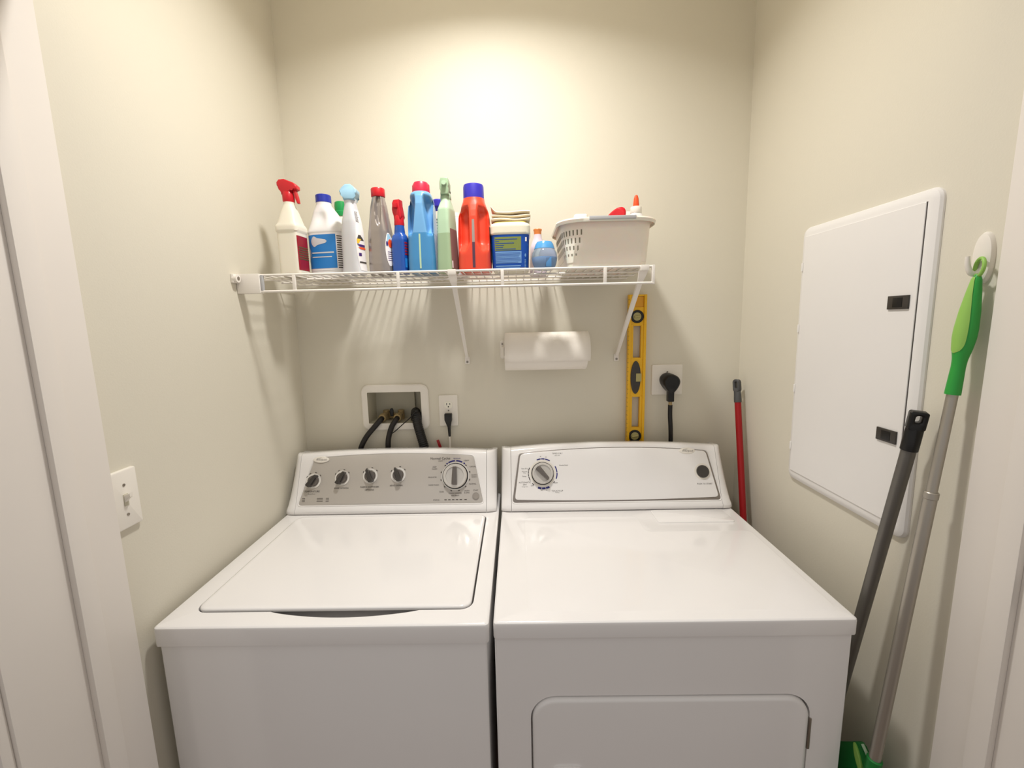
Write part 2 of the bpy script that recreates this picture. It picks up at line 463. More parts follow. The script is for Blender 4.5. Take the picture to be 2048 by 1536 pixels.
def annulus_arc(bm, x, s, r0, r1, a0, a1, z, n=12, mi=0):
    g = []
    for k in range(n + 1):
        a = D(a0 + (a1 - a0) * k / n)
        g.append((bm.verts.new(PF((x + r0 * math.cos(a), s + r0 * math.sin(a), z))), bm.verts.new(PF((x + r1 * math.cos(a), s + r1 * math.sin(a), z)))))
    for k in range(n): bm.faces.new((g[k][0], g[k + 1][0], g[k + 1][1], g[k][1])).material_index = mi
def bar_on_face(bm, x, s, ang, L, w0, w1, z0, z1, mi=0, bev=0.0015):
    """tapered grip bar of a knob, pointing along ang"""
    c, q = math.cos(ang), math.sin(ang)
    prof = [(-L, w0 * .55), (-L * .93, w0), (0, (w0 + w1) / 2 * 1.05), (L * .9, w1), (L, w1 * .5)]
    pts = prof + [(a, -b) for a, b in prof[::-1]]
    def TT(p, z): return PF((x + p[0] * c - p[1] * q, s + p[0] * q + p[1] * c, z))
    stack(bm, [[TT(p, z0) for p in pts], [TT(p, z1 - bev) for p in pts], [TT((p[0] * .95, p[1] * .7), z1) for p in pts]], mi=mi)
def small_knob(t, x, s, ang):
    bm = NB(); disc(bm, x, s, 0.0245, 0.0022, 0.0034); k = obj('knob_ring', bm, 'chrome', t)
    bm = NB(); disc(bm, x, s, 0.0185, 0.0034, 0.013, r1=0.0165, bev=0.001)
    kn = obj('knob', bm, 'knobgrey', t)
    bm = NB(); bar_on_face(bm, x, s, ang, 0.022, 0.0072, 0.0045, 0.004, 0.024); obj('grip', bm, 'darkgrey', kn)
def caption(parent, s_, x, s, size, z=0.0026, m='ink', **k):
    bm = NB(); text(bm, s_, size, lambda p: PF((x + p[0], s + p[1], z)), **k); return obj('caption', bm, m, parent, 0)
def ftext(bm, s_, x, s, size, z=0.0026, **k):
    text(bm, s_, size, lambda p: PF((x + p[0], s + p[1], z)), **k)
def badge(t, x, s):
    bm = NB()
    L = []
    for r, z in ((1, 0.002), (1, 0.0035), (.9, 0.0048), (.6, 0.0054)):
        L.append([PF((x + 0.021 * r * math.cos(a) * (1.6 if True else 1) * .8, s + 0.0105 * r * math.sin(a), z)) for a in [2 * PI * i / 32 for i in range(32)]])
    stack(bm, L); b = obj('badge', bm, 'whitep', t)
    bm = NB(); ftext(bm, 'Whirlpool', x + 0.001, s - 0.0005, 0.0085, z=0.0057, shear=0.3)
    L = [PF((x + px, s + py, 0.0058)) for px, py in ((-0.014, 0.0035), (0.002, 0.0052), (0.001, 0.0062), (-0.013, 0.0045))]
    bm.faces.new([bm.verts.new(p) for p in L])
    obj('lettering', bm, 'ink', b)

ID = lambda p: Vector(p)
# ------------------------------------------------------------ washing machine
wx0, wx1, wy0, wy1, wz = -0.6890, 0.0115, -0.7320, -0.050, 0.9210
t = thing('washing_machine', 'white top-loading washing machine with a silver control panel and a closed lid', 'washing machine', ((wx0 + wx1) / 2, (wy0 + wy1) / 2, 0))
bm = NB(); box(bm, wx0 + 0.006, wx1 - 0.006, wy0 + 0.007, wy1, 0.02, 0.8745, 0.004, 3); obj('cabinet', bm, 'white', t)
for a in ((wx0 + .05, wy0 + .06), (wx1 - .05, wy0 + .06), (wx0 + .05, wy1 - .06), (wx1 - .05, wy1 - .06)):
    bm = NB(); cyl(bm, (a[0], a[1], 0), (a[0], a[1], 0.025), 0.02); obj('foot', bm, 'black', t)
# top panel with lid opening and finger notch
lx0, lx1, ly0, ly1 = -0.634, -0.0305, -0.6815, -0.2330
def lid_hole(g):
    P = rrect(lx0 - g, lx1 + g, ly0 - g, ly1 + g, 0.024 + g, 6)
    out = []
    # insert the crescent finger notch into the front edge (between corner 3 and 4)
    for i, p in enumerate(P):
        out.append(p)
        if i == 3 * 7 - 1:
            xa, xb = -0.466, -0.142
            for k in range(25):
                u = k / 24; x = xa + (xb - xa) * u
                out.append((x, ly0 - g - 0.021 * math.sin(PI * u) ** 0.8))
    return out
bm = NB()
outer = lambda i: rrect(wx0 + i, wx1 - i, wy0 + i, wy1 - i, 0.009 - i * .6, 5)
zt = [(0.004, 0.8765), (0.0005, 0.8775), (0, 0.880), (0, wz - 0.006), (0.0008, wz - 0.003), (0.003, wz - 0.0008), (0.006, wz)]
vs = [loopv(bm, [(x, y, z) for x, y in outer(i)]) for i, z in zt]
for a, b in zip(vs, vs[1:]): ring_faces(bm, a, b)
bm.faces.new(vs[0][::-1])
vo, vi = holed(bm, outer(0.006), lid_hole(0.004), ID, wz)
low = loopv(bm, [(x, y, wz - 0.042) for x, y in lid_hole(0.0035)])
ring_faces(bm, vi, low); bm.faces.new(low)
bmesh.ops.remove_doubles(bm, verts=bm.verts[:], dist=1e-5)
obj('top_panel', bm, 'white', t, 30)
bm = NB()
stack(bm, [[(x, y, z) for x, y in rrect(lx0 + i, lx1 - i, ly0 + i, ly1 - i, 0.022, 6)] for i, z in ((0.001, wz - 0.0035), (0, wz - 0.0025), (0, wz + 0.0015), (0.0008, wz + 0.0035), (0.003, wz + 0.005), (0.008, wz + 0.0056), (0.014, wz + 0.0052), (0.03, wz + 0.0050))])
obj('lid', bm, 'white', t, 40)
console(t, -0.6885, 0.0040, 0, 0.159, 0.1700)
KW = dict(x0b=-0.6475, x0t=-0.6085, x1t=-0.0730, x1b=-0.0390, sb=0.001, st_end=0.1540, st_mid=0.1655); panel_rim(t, KW)
bm = NB(); plate_on_face(bm, KW, 0.0002, 0.0014, 0.0008)
cp = obj('control_panel', bm, 'silver', t)
badge(t, -0.5855, 0.1490)
for x, s, a in ((-0.6038, 0.0796, 55), (-0.5091, 0.0878, 62), (-0.4157, 0.0928, 112), (-0.3222, 0.0945, 110)):
    small_knob(t, x, s, D(a))
def big_dial(t, x, s, R, ang):
    bm = NB(); disc(bm, x, s, R * 1.07, 0.0018, 0.0032, 48); obj('dial_ring', bm, 'chrome', t)
    bm = NB(); disc(bm, x, s, R * 1.0, 0.0032, 0.006, 48); k0 = obj('dial_shadow_ring', bm, 'black', t)
    bm = NB(); lathe(bm, [(R * .93, 0.0), (R * .93, 0.010), (R * .88, 0.0135), (R * .70, 0.0145), (R * .69, 0.011), (R * .05, 0.011)], PF((x, s, 0.005)), PF((0, 0, 1)) - PF((0, 0, 0)), 48)
    d = obj('dial', bm, 'dialsilver', t)
    bm = NB(); bar_on_face(bm, x, s, ang, R * .68, R * .20, R * .15, 0.016, 0.031); obj('grip', bm, 'knobgrey', d)
big_dial(t, -0.1318, 0.0882, 0.0425, D(90))
bm = NB(); disc(bm, -0.0635, 0.0225, 0.0115, 0.0018, 0.003); disc(bm, -0.0635, 0.0225, 0.0095, 0.003, 0.0038)
obj('start_button', bm, 'buttongrey', t)
bm = NB(); Z = 0.0022; X0, S0 = -0.1318, 0.0882
caption(cp, 'TEMPERATURE', -0.606, 0.0455, 0.0078); caption(cp, 'Wash/Rinse', -0.606, 0.0375, 0.005)
caption(cp, 'RINSE OPTIONS', -0.509, 0.0545, 0.0068)
caption(cp, 'FABRIC SOFTENER', -0.4157, 0.0570, 0.0075); caption(cp, 'OPTIONS', -0.4157, 0.0475, 0.0072)
caption(cp, '#END SIGNAL', -0.3265, 0.0605, 0.0070)
caption(cp, 'Normal Cycles', -0.1835, 0.1465, 0.0110)
for s_, x, s in (('LIGHT', -0.182, 0.138), ('HEAVY', -0.0955, 0.138), ('DEEP', -0.202, 0.1185), ('CLEAN', -0.202, 0.112), ('DELICATES', -0.2085, 0.0850), ('HAND WASH', -0.203, 0.0600),
                 ('SOAK', -0.176, 0.0375), ('CASUAL', -0.0745, 0.1180), ('QUICK', -0.0700, 0.0905), ('WASH', -0.0700, 0.0840), ('NORMAL', -0.0740, 0.0615), ('DRAIN', -0.0930, 0.0400), ('& SPIN', -0.0930, 0.0335),
                 ('CLEAN WASHER', -0.1315, 0.0325), ('with bleach', -0.1315, 0.0260), ('START', -0.0640, 0.0410), ('STATUS', -0.1930, 0.0120)):
    caption(cp, s_, x, s, 0.0058)
for k in range(12):
    a = 90 - 30 * k - 15
    if k in (0, 11): continue
    annulus_arc(bm, X0, S0, 0.0475, 0.0505, a - 3, a + 3, Z, 3)
obj('dial_ticks', bm, 'ink', cp, 0); bm = NB()
for k in range(6):
    xx = -0.1625 + 0.0125 * k + (0.003 if k == 5 else 0)
    bm.faces.new([bm.verts.new(PF((xx + q[0] * .004, 0.0125 + q[1] * .0013, Z))) for q in ((-1, -1), (1, -1), (1, 1), (-1, 1))])
obj('status_marks', bm, 'ink', cp, 0)
for k, (x, w) in enumerate(((-0.631, 0.010), (-0.577, 0.020), (-0.552, 0.010))):
    bm = NB()
    for q in range(3):
        bm.faces.new([bm.verts.new(PF((x + a * w / 2, 0.0140 + q * .0045 + b * .0007, Z))) for a, b in ((-1, -1), (1, -1), (1, 1), (-1, 1))])
    obj('program_icon', bm, 'ink', cp, 0)
for x, s in ((-0.6038, 0.0796), (-0.5091, 0.0878), (-0.4157, 0.0928), (-0.3222, 0.0945)):
    bm = NB()
    for a in (40, 80, 120, 150): annulus_arc(bm, x, s, 0.0262, 0.0285, a - 6, a + 6, Z, 3)
    obj('knob_ticks', bm, 'ink', cp, 0)
bm = NB()
for a0, a1 in ((122, 128), (93, 119), (64, 88), (52, 58)): annulus_arc(bm, X0, S0, 0.0480, 0.0522, a0, a1, Z, 10)
obj('dial_marks', bm, 'blueink', cp, 0); caption(cp, 'REGULAR', -0.1275, 0.1455, 0.0055, m='blueink')

# ------------------------------------------------------------ dryer
dx0, dx1, dy0, dy1 = 0.0200, 0.7670, -0.7280, -0.050
dl = 0.9205
t = thing('clothes_dryer', 'white clothes dryer with a white control panel and front loading door', 'dryer', ((dx0 + dx1) / 2, (dy0 + dy1) / 2, 0))
DF = dy0 + 0.006
bm = NB()
# cabinet sides/back as box, front face with door opening
fx0, fx1, fz0, fz1 = dx0 + 0.002, dx1 - 0.004, 0.02, 0.881
px0, px1, pz0, pz1, pr = 0.0985, 0.6855, 0.20, 0.7395, 0.050
TF = lambda p: Vector((p[0], DF - p[2], p[1]))
vo, vi = holed(bm, rrect(fx0 + .004, fx1 - .004, fz0, fz1, 0.004, 3), rrect(px0 - .0035, px1 + .0035, pz0 - .0035, pz1 + .0035, pr + .0035, 8), TF, 0.0)
e1 = loopv(bm, [TF((x, y, -0.004)) for x, y in rrect(fx0, fx1, fz0, fz1, 0.004, 3)])
e2 = loopv(bm, [(x, dy1, z) for x, z in rrect(fx0, fx1, fz0, fz1, 0.004, 3)])
ring_faces(bm, vo, e1); ring_faces(bm, e1, e2); bm.faces.new(e2)
i1 = loopv(bm, [TF((x, y, -0.022)) for x, y in rrect(px0 - .0035, px1 + .0035, pz0 - .0035, pz1 + .0035, pr + .0035, 8)])
ring_faces(bm, vi, i1); bm.faces.new(i1)
obj('cabinet', bm, 'white', t, 30)
for a in ((fx0 + .05, dy0 + .06), (fx1 - .05, dy0 + .06), (fx0 + .05, dy1 - .06), (fx1 - .05, dy1 - .06)):
    bm = NB(); cyl(bm, (a[0], a[1], 0), (a[0], a[1], 0.025), 0.02); obj('foot', bm, 'black', t)
bm = NB()
stack(bm, [[TF((x, y, z)) for x, y in rrect(px0 + i, px1 - i, pz0 + i, pz1 - i, pr - i, 8)] for i, z in ((0, -0.02), (0, -0.002), (0.0015, 0.003), (0.005, 0.0055), (0.010, 0.006))])
dr = obj('door', bm, 'white', t, 40)
bm = NB()
stack(bm, [[TF((x, y, z)) for x, y in rrect(0.140 + i, 0.205 - i, 0.45, 0.5775 - i, 0.012, 4)] for i, z in ((0, 0.006), (0, 0.010), (0.003, 0.013))])
obj('handle', bm, 'white', dr)
for z in (0.655, 0.30):
    bm = NB(); box(bm, px1 + 0.0010, px1 + 0.0070, DF - 0.0030, DF + 0.01, z - 0.045, z + 0.030, 0.002); obj('hinge', bm, 'screw', t, label='grey door hinge')
bm = NB()
outer = lambda i: rrect(dx0 + i, dx1 - i, dy0 + i, dy1 - i, 0.008 - i * .6, 5)
vs = [loopv(bm, [(x, y, z) for x, y in outer(i)]) for i, z in ((0.004, 0.8825), (0.0005, 0.8835), (0, 0.886), (0, dl - 0.006), (0.0008, dl - 0.003), (0.003, dl - 0.0008), (0.006, dl))]
for a, b in zip(vs, vs[1:]): ring_faces(bm, a, b)
bm.faces.new(vs[0][::-1])
# shallow dished centre that steps round the lint lid
def dish(i):
    P = []
    def c(x, y, a, r, ccw=True):
        for k in range(7):
            q = D(a + (90 if ccw else -90) * k / 6); P.append((x + r * math.cos(q), y + r * math.sin(q)))
    x0, x1, y0, y1 = 0.090 + i, 0.700 - i, -0.700 + i, -0.275 - i
    r = 0.03
    P += rrect(x0, x1, y0, y1, r, 6)
    return P
def dish2(i):
    # big plateau: left/front/right, with notch for the lint door at rear right
    X0, X1, Y0, Y1 = 0.090 + i, 0.748 - i, -0.703 + i, -0.252 - i
    nx, ny = 0.448 - i, -0.352 - i
    pts = [(X0, Y0), (X1, Y0), (X1, ny), (nx, ny), (nx, Y1), (X0, Y1)]
    out = []; n = len(pts); r = 0.022
    for k in range(n):
        p = Vector(pts[k]); a = Vector(pts[k - 1]); b = Vector(pts[(k + 1) % n])
        d0 = (a - p).normalized() * r; d1 = (b - p).normalized() * r
        for j in range(6):
            q = j / 5; out.append(tuple(p + d0 * (1 - q) ** 2 + d1 * q ** 2))
    return out
vo, vi = holed(bm, outer(0.006), dish2(0), ID, dl)
l2 = loopv(bm, [(x, y, dl + 0.0009) for x, y in dish2(0.003)]); l3 = loopv(bm, [(x, y, dl + 0.0013) for x, y in dish2(0.006)])
ring_faces(bm, vi, l2); ring_faces(bm, l2, l3); bm.faces.new(l3)
bmesh.ops.remove_doubles(bm, verts=bm.verts[:], dist=1e-5)
obj('top_panel', bm, 'white', t, 30)
bm = NB()
slab(bm, 0.4985, 0.7290, -0.3045, -0.2180, 0.008, dl - 0.002, dl + 0.0034, 0.0022, 4)
obj('lint_door', bm, 'white', t, 40)
console(t, 0.0195, 0.7670, 0, 0.164, 0.1815)
KW = dict(x0b=0.0560, x0t=0.0800, x1t=0.7060, x1b=0.7320, sb=-0.001, st_end=0.1575, st_mid=0.1735); panel_rim(t, KW)
bm = NB(); plate_on_face(bm, KW, 0.0002, 0.0014, 0.001)
obj('panel_border', bm, 'bordergrey', t, label='metallic grey border of the control panel')
bm = NB()
L = []
for i, z in ((0, 0.0012), (0, 0.0026), (0.0005, 0.0032), (0.0016, 0.0035)):
    P = panel_outline(x0b=0.0640, x0t=0.0845, x1t=0.7010, x1b=0.7245, sb=0.0085, st_end=0.1560, st_mid=0.1720, inset=i)
    L.append([PF((x, s - (0.0055 * (1 - ((x - 0.394) / 0.33) ** 2) if s < 0.03 else 0), z)) for x, s in P])
# add points along the bottom edge so it can sag in the middle
L2 = []
for l, (i, z) in zip(L, ((0, 0.0012), (0, 0.0026), (0.0005, 0.0032), (0.0016, 0.0035))):
    a, b = l[5], l[6]; mid = []
    for k in range(1, 20):
        u = k / 20; x = a.x + (b.x - a.x) * u
        mid.append(PF((x, 0.0085 + i - 0.0055 * (1 - ((x - 0.394) / 0.33) ** 2), z)))
    L2.append(l[:6] + mid + l[6:])
stack(bm, L2)
cp = obj('control_panel', bm, 'white', t)
badge(t, 0.6395, 0.1575)
XD, SD = 0.1569, 0.0915
bm = NB(); disc(bm, XD, SD, 0.0435, 0.0034, 0.0040, 48); obj('dial_ring', bm, 'whitep', t)
bm = NB(); disc(bm, XD, SD, 0.0370, 0.0042, 0.007, 48); obj('dial_shadow_ring', bm, 'black', t)
bm = NB(); lathe(bm, [(0.0345, 0), (0.0345, 0.011), (0.0325, 0.014), (0.027, 0.015), (0.0265, 0.0115), (0.002, 0.0115)], PF((XD, SD, 0.006)), PF((0, 0, 1)) - PF((0, 0, 0)), 48)
d = obj('dial', bm, 'dialsilver', t)
bm = NB(); bar_on_face(bm, XD, SD, D(-48), 0.0265, 0.0085, 0.0050, 0.017, 0.032); obj('grip', bm, 'knobgrey', d)
bm = NB(); disc(bm, 0.682, 0.0893, 0.0265, 0.0034, 0.0046); obj('button_ring', bm, 'whitep', t)
bm = NB(); disc(bm, 0.682, 0.0893, 0.0205, 0.0046, 0.011, r1=0.0195, bev=0.0012); obj('start_button', bm, 'darkgrey', t)
bm = NB()
Z = 0.0038
for s_, x, s, z in (('TIMED DRY', 0.2080, 0.1560, 0.0070), ('(Auto Air)', 0.2080, 0.1495, 0.0042), ('Wrinkle Shield', 0.2270, 0.1170, 0.0048), ('Very Dry', 0.0975, 0.1080, 0.0056), ('Normal', 0.0975, 0.0985, 0.0056),
                    ('Dry', 0.0975, 0.0940, 0.0050), ('Damp', 0.0965, 0.0830, 0.0056), ('AUTOMATIC', 0.0980, 0.0630, 0.0070), ('DRY', 0.0980, 0.0560, 0.0066), ('Energy Saver', 0.0980, 0.0495, 0.0040),
                    ('OFF', 0.1225, 0.0525, 0.0062), ('OFF', 0.2000, 0.0600, 0.0062), ('TOUCH UP', 0.2030, 0.0345, 0.0075), ('Minutes', 0.2030, 0.0290, 0.0042), ('20', 0.1520, 0.0375, 0.0055), ('10', 0.1680, 0.0375, 0.0055),
                    ('80', 0.1520, 0.1470, 0.0045), ('60', 0.1700, 0.1450, 0.0045), ('PUSH TO START', 0.6840, 0.0495, 0.0068)):
    caption(cp, s_, x, s, z, z=Z)
for a0, a1 in ((156, 168), (170, 180), (182, 190), (192, 208), (222, 232), (318, 326)): annulus_arc(bm, XD, SD, 0.0455, 0.0480, a0, a1, 0.0042, 6)
obj('dial_marks', bm, 'ink', cp, 0)
bm = NB()
for grp, r0, r1 in ((((96, 112), (80, 94), (58, 78)), .0460, .0495), (((4, 28), (-22, 2)), .0460, .0495), (((250, 264), (266, 280), (282, 296)), .0450, .0512)):
    bm = NB()
    for a0, a1 in grp: annulus_arc(bm, XD, SD, r0, r1, a0, a1, 0.0042, 8)
    obj('dial_marks', bm, 'blueink', cp, 0)
bm = NB(); box(bm, 0.40, 0.60, -0.048, -0.004, 0.921, 1.040, 0.002); obj('rear_cover', bm, 'panelsteel', t)

# ------------------------------------------------------------ wire shelf
sz = 1.6775; shx0, shx1 = -0.690, 0.4660
t = thing('wire_shelf', 'white wire shelf on the back wall carrying bottles and a basket', 'shelf', (0, 0, sz))
for y, z, r, nm in ((-0.305, sz - 0.0005, 0.0034, 'front_rail'), (-0.309, sz - 0.0455, 0.0034, 'front_rail'), (-0.008, sz - 0.0035, 0.003, 'back_rail'), (-0.105, sz - 0.0035, 0.0028, 'long_rail'), (-0.205, sz - 0.0035, 0.0028, 'long_rail')):
    bm = NB(); cyl(bm, (shx0 + 0.006, y, z), (shx1 - .002, y, z), r, n=12); obj(nm, bm, 'wire', t)
for k in range(46):
    x = shx0 + 0.012 + k * 0.02535
    bm = NB(); tube(bm, [(x, -0.006, sz), (x, -0.303, sz), (x, -0.3075, sz - 0.0005)], 0.0017, 6); obj('cross_wire', bm, 'wire', t)
for x in (-0.5395, -0.2470, 0.0440, 0.3290):
    bm = NB(); box(bm, x - 0.0045, x + 0.0045, -0.3105, -0.3045, sz - 0.046, sz - 0.002, 0.0012); obj('rail_strut', bm, 'wire', t)
bm = NB(); box(bm, shx1 - 0.008, shx1, -0.312, -0.300, sz - 0.0500, sz + 0.003, 0.002); obj('end_cap', bm, 'wire', t)
# left end bracket on the side wall
bm = NB(); box(bm, -0.6985, -0.6330, -0.3155, -0.296, sz - 0.0505, sz + 0.0035, 0.003)
bm2 = bm; cyl(bm2, (-0.695, -0.328, sz - 0.010), (-0.683, -0.328, sz - 0.010), 0.011, n=20); box(bm2, -0.6985, -0.690, -0.338, -0.30, sz - 0.022, sz + 0.002, 0.002)
br = obj('wall_bracket', bm, 'wire', t)
bm = NB(); cyl(bm, (-0.6835, -0.328, sz - 0.010), (-0.6815, -0.328, sz - 0.010), 0.005, n=14); obj('screw', bm, 'screw', br)
bm = NB(); box(bm, -0.6320, -0.6260, -0.3120, -0.303, sz - 0.046, sz + 0.0, 0.001); obj('rail_sleeve', bm, 'greyrubber', t)
for xx, xf in ((-0.0965, -0.0975), (0.4380, 0.4335)):
    bm = NB()
    # flattened channel running from the front rails down to the wall
    a = Vector((xx, -0.304, sz - 0.004)); b = Vector((xf, -0.006, 1.408)); d = (b - a).normalized(); nrm = Vector((1, 0, 0)); u = d.cross(nrm)
    def sec(p, w, h): return [p + nrm * w + u * h, p - nrm * w + u * h, p - nrm * w - u * h, p + nrm * w - u * h]
    stack(bm, [sec(a, 0.012, 0.003), sec(a + d * .02, 0.0115, 0.003), sec(a + d * .05, 0.0068, 0.0045), sec(b - d * .03, 0.0050, 0.0045), sec(b, 0.0055, 0.003)])
    box(bm, xx - 0.012, xx + 0.012, -0.312, -0.298, sz - 0.012, sz + 0.0035, 0.002)
    box(bm, xf - 0.0085, xf + 0.0085, -0.0060, 0.0, 1.387, 1.412, 0.0015)
    q = obj('brace', bm, 'wire', t)
    bm = NB(); cyl(bm, (xf, -0.0085, 1.3945), (xf, -0.0055, 1.3945), 0.004, n=14); obj('screw', bm, 'screw', q)

# ------------------------------------------------------------ things on the shelf
ZS = sz + 0.0022
def hd(bm, pts, y0, y1, k=0.0015, bev=0.003, ox=0, oz=0): prism(bm, [(ox + a * k, oz + b * k) for a, b in pts], y0, y1, bev)
# A red trigger spray, square cream bottle
t = thing('spray_bottle', 'cream square spray bottle with a red trigger head, nearest the left wall', 'spray bottle', (-0.5800, -0.215, ZS), (0, 0, D(-5)), world=False, tall=0.98)
L = Loft([(0, .0290, .027, 7), (.004, .0320, .030, 7), (.128, .0320, .030, 7), (.132, .0345, .0325, 7), (.146, .0345, .0325, 7), (.155, .031, .030, 4), (.188, .023, .021, 3), (.211, .0155, .0155, 2), (.221, .0150, .0150, 2)])
bm = NB(); L.body(bm); obj('bottle_body', bm, 'cream', t)
bm = NB(); L.patch(bm, D(-42), D(42), .018, .118, .0006, 10, 4, 0)
lb = obj('label', bm, 'labelred', t, 0, label='dark red label')
bm = NB(); rows(L, bm, D(-26), D(34), .050, .090, 6); obj('print', bm, 'labelgreen', lb, 0)
bm = NB(); lathe(bm, [(.0150, .217), (.0165, .221), (.0170, .238), (.0145, .246)]); obj('collar', bm, 'red', t)
bm = NB(); prism(bm, [(-.0150, .246), (-.0165, .262), (-.0265, .272), (-.0270, .281), (-.0200, .289), (-.004, .290), (.022, .279), (.0310, .270), (.0315, .261), (.024, .258), (.017, .262), (.0145, .255), (.0150, .246)][:-1], -.0125, .0125, .004, T=lambda p: Matrix.Rotation(D(2), 3, 'Z') @ Vector((p[0], p[1], p[2] - .0075)), seg=3); hh = obj('trigger_head', bm, 'red', t, 50)
bm = NB(); prism(bm, [(.016, .262), (.024, .262), (.0290, .240), (.0320, .222), (.0270, .221), (.0225, .236)], -.006, .006, .0015, T=lambda p: Matrix.Rotation(D(2), 3, 'Z') @ Vector((p[0], p[1], p[2] - .0075))); obj('trigger', bm, 'red', hh)
# B bleach jug
t = thing('bleach_jug', 'white plastic jug with a blue cap and sky-blue label', 'jug', (-0.490, -0.158, ZS), (0, 0, D(-10)), world=False)
def gB(p, t_, z):
    q = Vector(p); a = math.exp(-((z - .175) / .022) ** 2)
    for cx in (-.006, .045):
        w = math.exp(-((p.x - cx) / .016) ** 2)
        if p.y < 0: q.y += .010 * a * w
    return q
L = Loft([(0, .051, .038, 5), (.004, .0545, .042, 5), (.128, .0550, .0425, 5), (.134, .0570, .0440, 5), (.142, .0560, .0430, 4), (.165, .047, .038, 3, -.004, 0), (.195, .035, .031, 2.4, -.010, 0), (.217, .0225, .0225, 2, -.0135, 0), (.226, .0215, .0215, 2, -.0135, 0)], gB)
bm = NB(); L.body(bm, 64); obj('bottle_body', bm, 'bottle', t)
bm = NB(); L.patch(bm, D(-172), D(-8), .020, .130, .0006, 30, 8); lb = obj('label', bm, 'labelwhite', t, 0)
bm = NB(); L.patch(bm, D(-168), D(-60), .026, .125, .0010, 20, 8); obj('label_picture', bm, 'sky', lb, 0)
bm = NB(); L.patch(bm, D(-112), D(-88), .090, .120, .0014, 8, 6, 0, lambda v, a, b: ((a + b) / 2 - (b - a) / 2 * math.sin(PI * (v * .9 + .05)), (a + b) / 2 + (b - a) / 2 * math.sin(PI * (v * .9 + .05))))
L.patch(bm, D(-155), D(-118), .046, .098, .0014, 8, 6, 0, lambda v, a, b: (a, a + (b - a) * math.sin(PI * (v * .8 + .1))))
L.patch(bm, D(-112), D(-72), .070, .074, .0014, 8, 2); L.patch(bm, D(-112), D(-80), .058, .061, .0014, 8, 2)
obj('swirl', bm, 'frost', lb, 0)
bm = NB(); rows(L, bm, D(-54), D(-14), .026, .124, 15); obj('print', bm, 'ink', lb, 0)
bm = NB(); lathe(bm, [(.0210, .224), (.0225, .226), (.0225, .246), (.0205, .248)], (-.0135, 0, 0)); obj('cap', bm, 'bluecap', t)
# C green-capped bottle behind
t = thing('bleach_bottle', 'white bottle with a green cap, half hidden behind the blue-labelled jug', 'bottle', (-0.4840, -0.070, ZS), world=False, tall=0.985)
L = Loft([(0, .040, .030, 3), (.004, .042, .032, 3), (.150, .042, .032, 3), (.185, .030, .026, 2.4), (.205, .019, .019, 2), (.212, .018, .018, 2)])
bm = NB(); L.body(bm, 32, .01); obj('bottle_body', bm, 'cream', t)
bm = NB(); lathe(bm, [(.0210, .207), (.0215, .208), (.0215, .222), (.0195, .224), (.0205, .240), (.0190, .252), (.0165, .254)]); obj('cap', bm, 'greencap', t)
# D pale blue trigger, frosted waisted bottle
t = thing('spray_bottle', 'frosted white spray bottle with a pale blue trigger head and curved label', 'spray bottle', (-0.3945, -0.228, ZS), (0, 0, D(-17)), world=False, tall=0.895)
L = Loft([(0, .032, .022, 3.5), (.005, .0345, .024, 3.5), (.03, .032, .024, 3.2), (.07, .0315, .024, 3), (.13, .0300, .0235, 3), (.17, .0255, .0225, 3), (.200, .0195, .0195, 2.6), (.222, .0170, .0170, 2), (.229, .0165, .0165, 2)])
bm = NB(); L.body(bm); obj('bottle_body', bm, 'frost', t)
bm = NB(); L.patch(bm, D(-60), D(25), .012, .205, .0006, 12, 20, 0, lambda v, a, b: (a + (b - a) * (.42 - .30 * math.sin(PI * min(1, v * 1.15))) if v < .9 else a + (b - a) * .4, b)); lb = obj('label', bm, 'labelwhite', t, 0)
bm = NB(); rows(L, bm, D(-28), D(0), .165, .200, 9, fill=.35); L.patch(bm, D(-30), D(20), .036, .041, .0012, 8, 1)
L.patch(bm, D(-40), D(8), .108, .124, .0012, 8, 4, 0, lambda v, a, b: (a + (b - a) * .3 * v, b - (b - a) * .3 * v)); obj('print', bm, 'ink', lb, 0)
bm = NB(); L.patch(bm, D(-40), D(0), .098, .112, .0016, 8, 4, 0, lambda v, a, b: (a, a + (b - a) * (.35 + .5 * v))); obj('logo_yellow_arc', bm, 'multi1', lb, 0)
bm = NB(); L.patch(bm, D(-42), D(14), .088, .095, .0016, 8, 3, 0, lambda v, a, b: (a + (b - a) * .4 * (1 - v), b)); L.patch(bm, D(-32), D(-10), .058, .068, .0012, 8, 1); obj('logo_purple_arc', bm, 'multi2', lb, 0)
bm = NB(); L.patch(bm, D(-36), D(20), .080, .086, .0016, 8, 3, 0, lambda v, a, b: (a + (b - a) * .4 * (1 - v), b)); obj('logo_red_arc', bm, 'glueorange', lb, 0)
bm = NB(); lathe(bm, [(.0165, .225), (.0175, .228), (.0175, .238), (.014, .241)]); obj('collar', bm, 'frost', t)
bm = NB(); RT = Matrix.Rotation(D(22), 3, 'Z')
prism(bm, [(-.0150, .234), (-.0170, .248), (-.0250, .2605), (-.0190, .272), (-.0090, .282), (.0060, .283), (.0140, .276), (.0235, .266), (.0225, .254), (.0170, .246), (.0160, .234)], -.020, .020, .004, T=lambda p: RT @ Vector((p[0], p[1] * (1.0 if p[2] < .27 else .8), p[2])), seg=3); obj('trigger_head', bm, 'paleblue', t, 50)
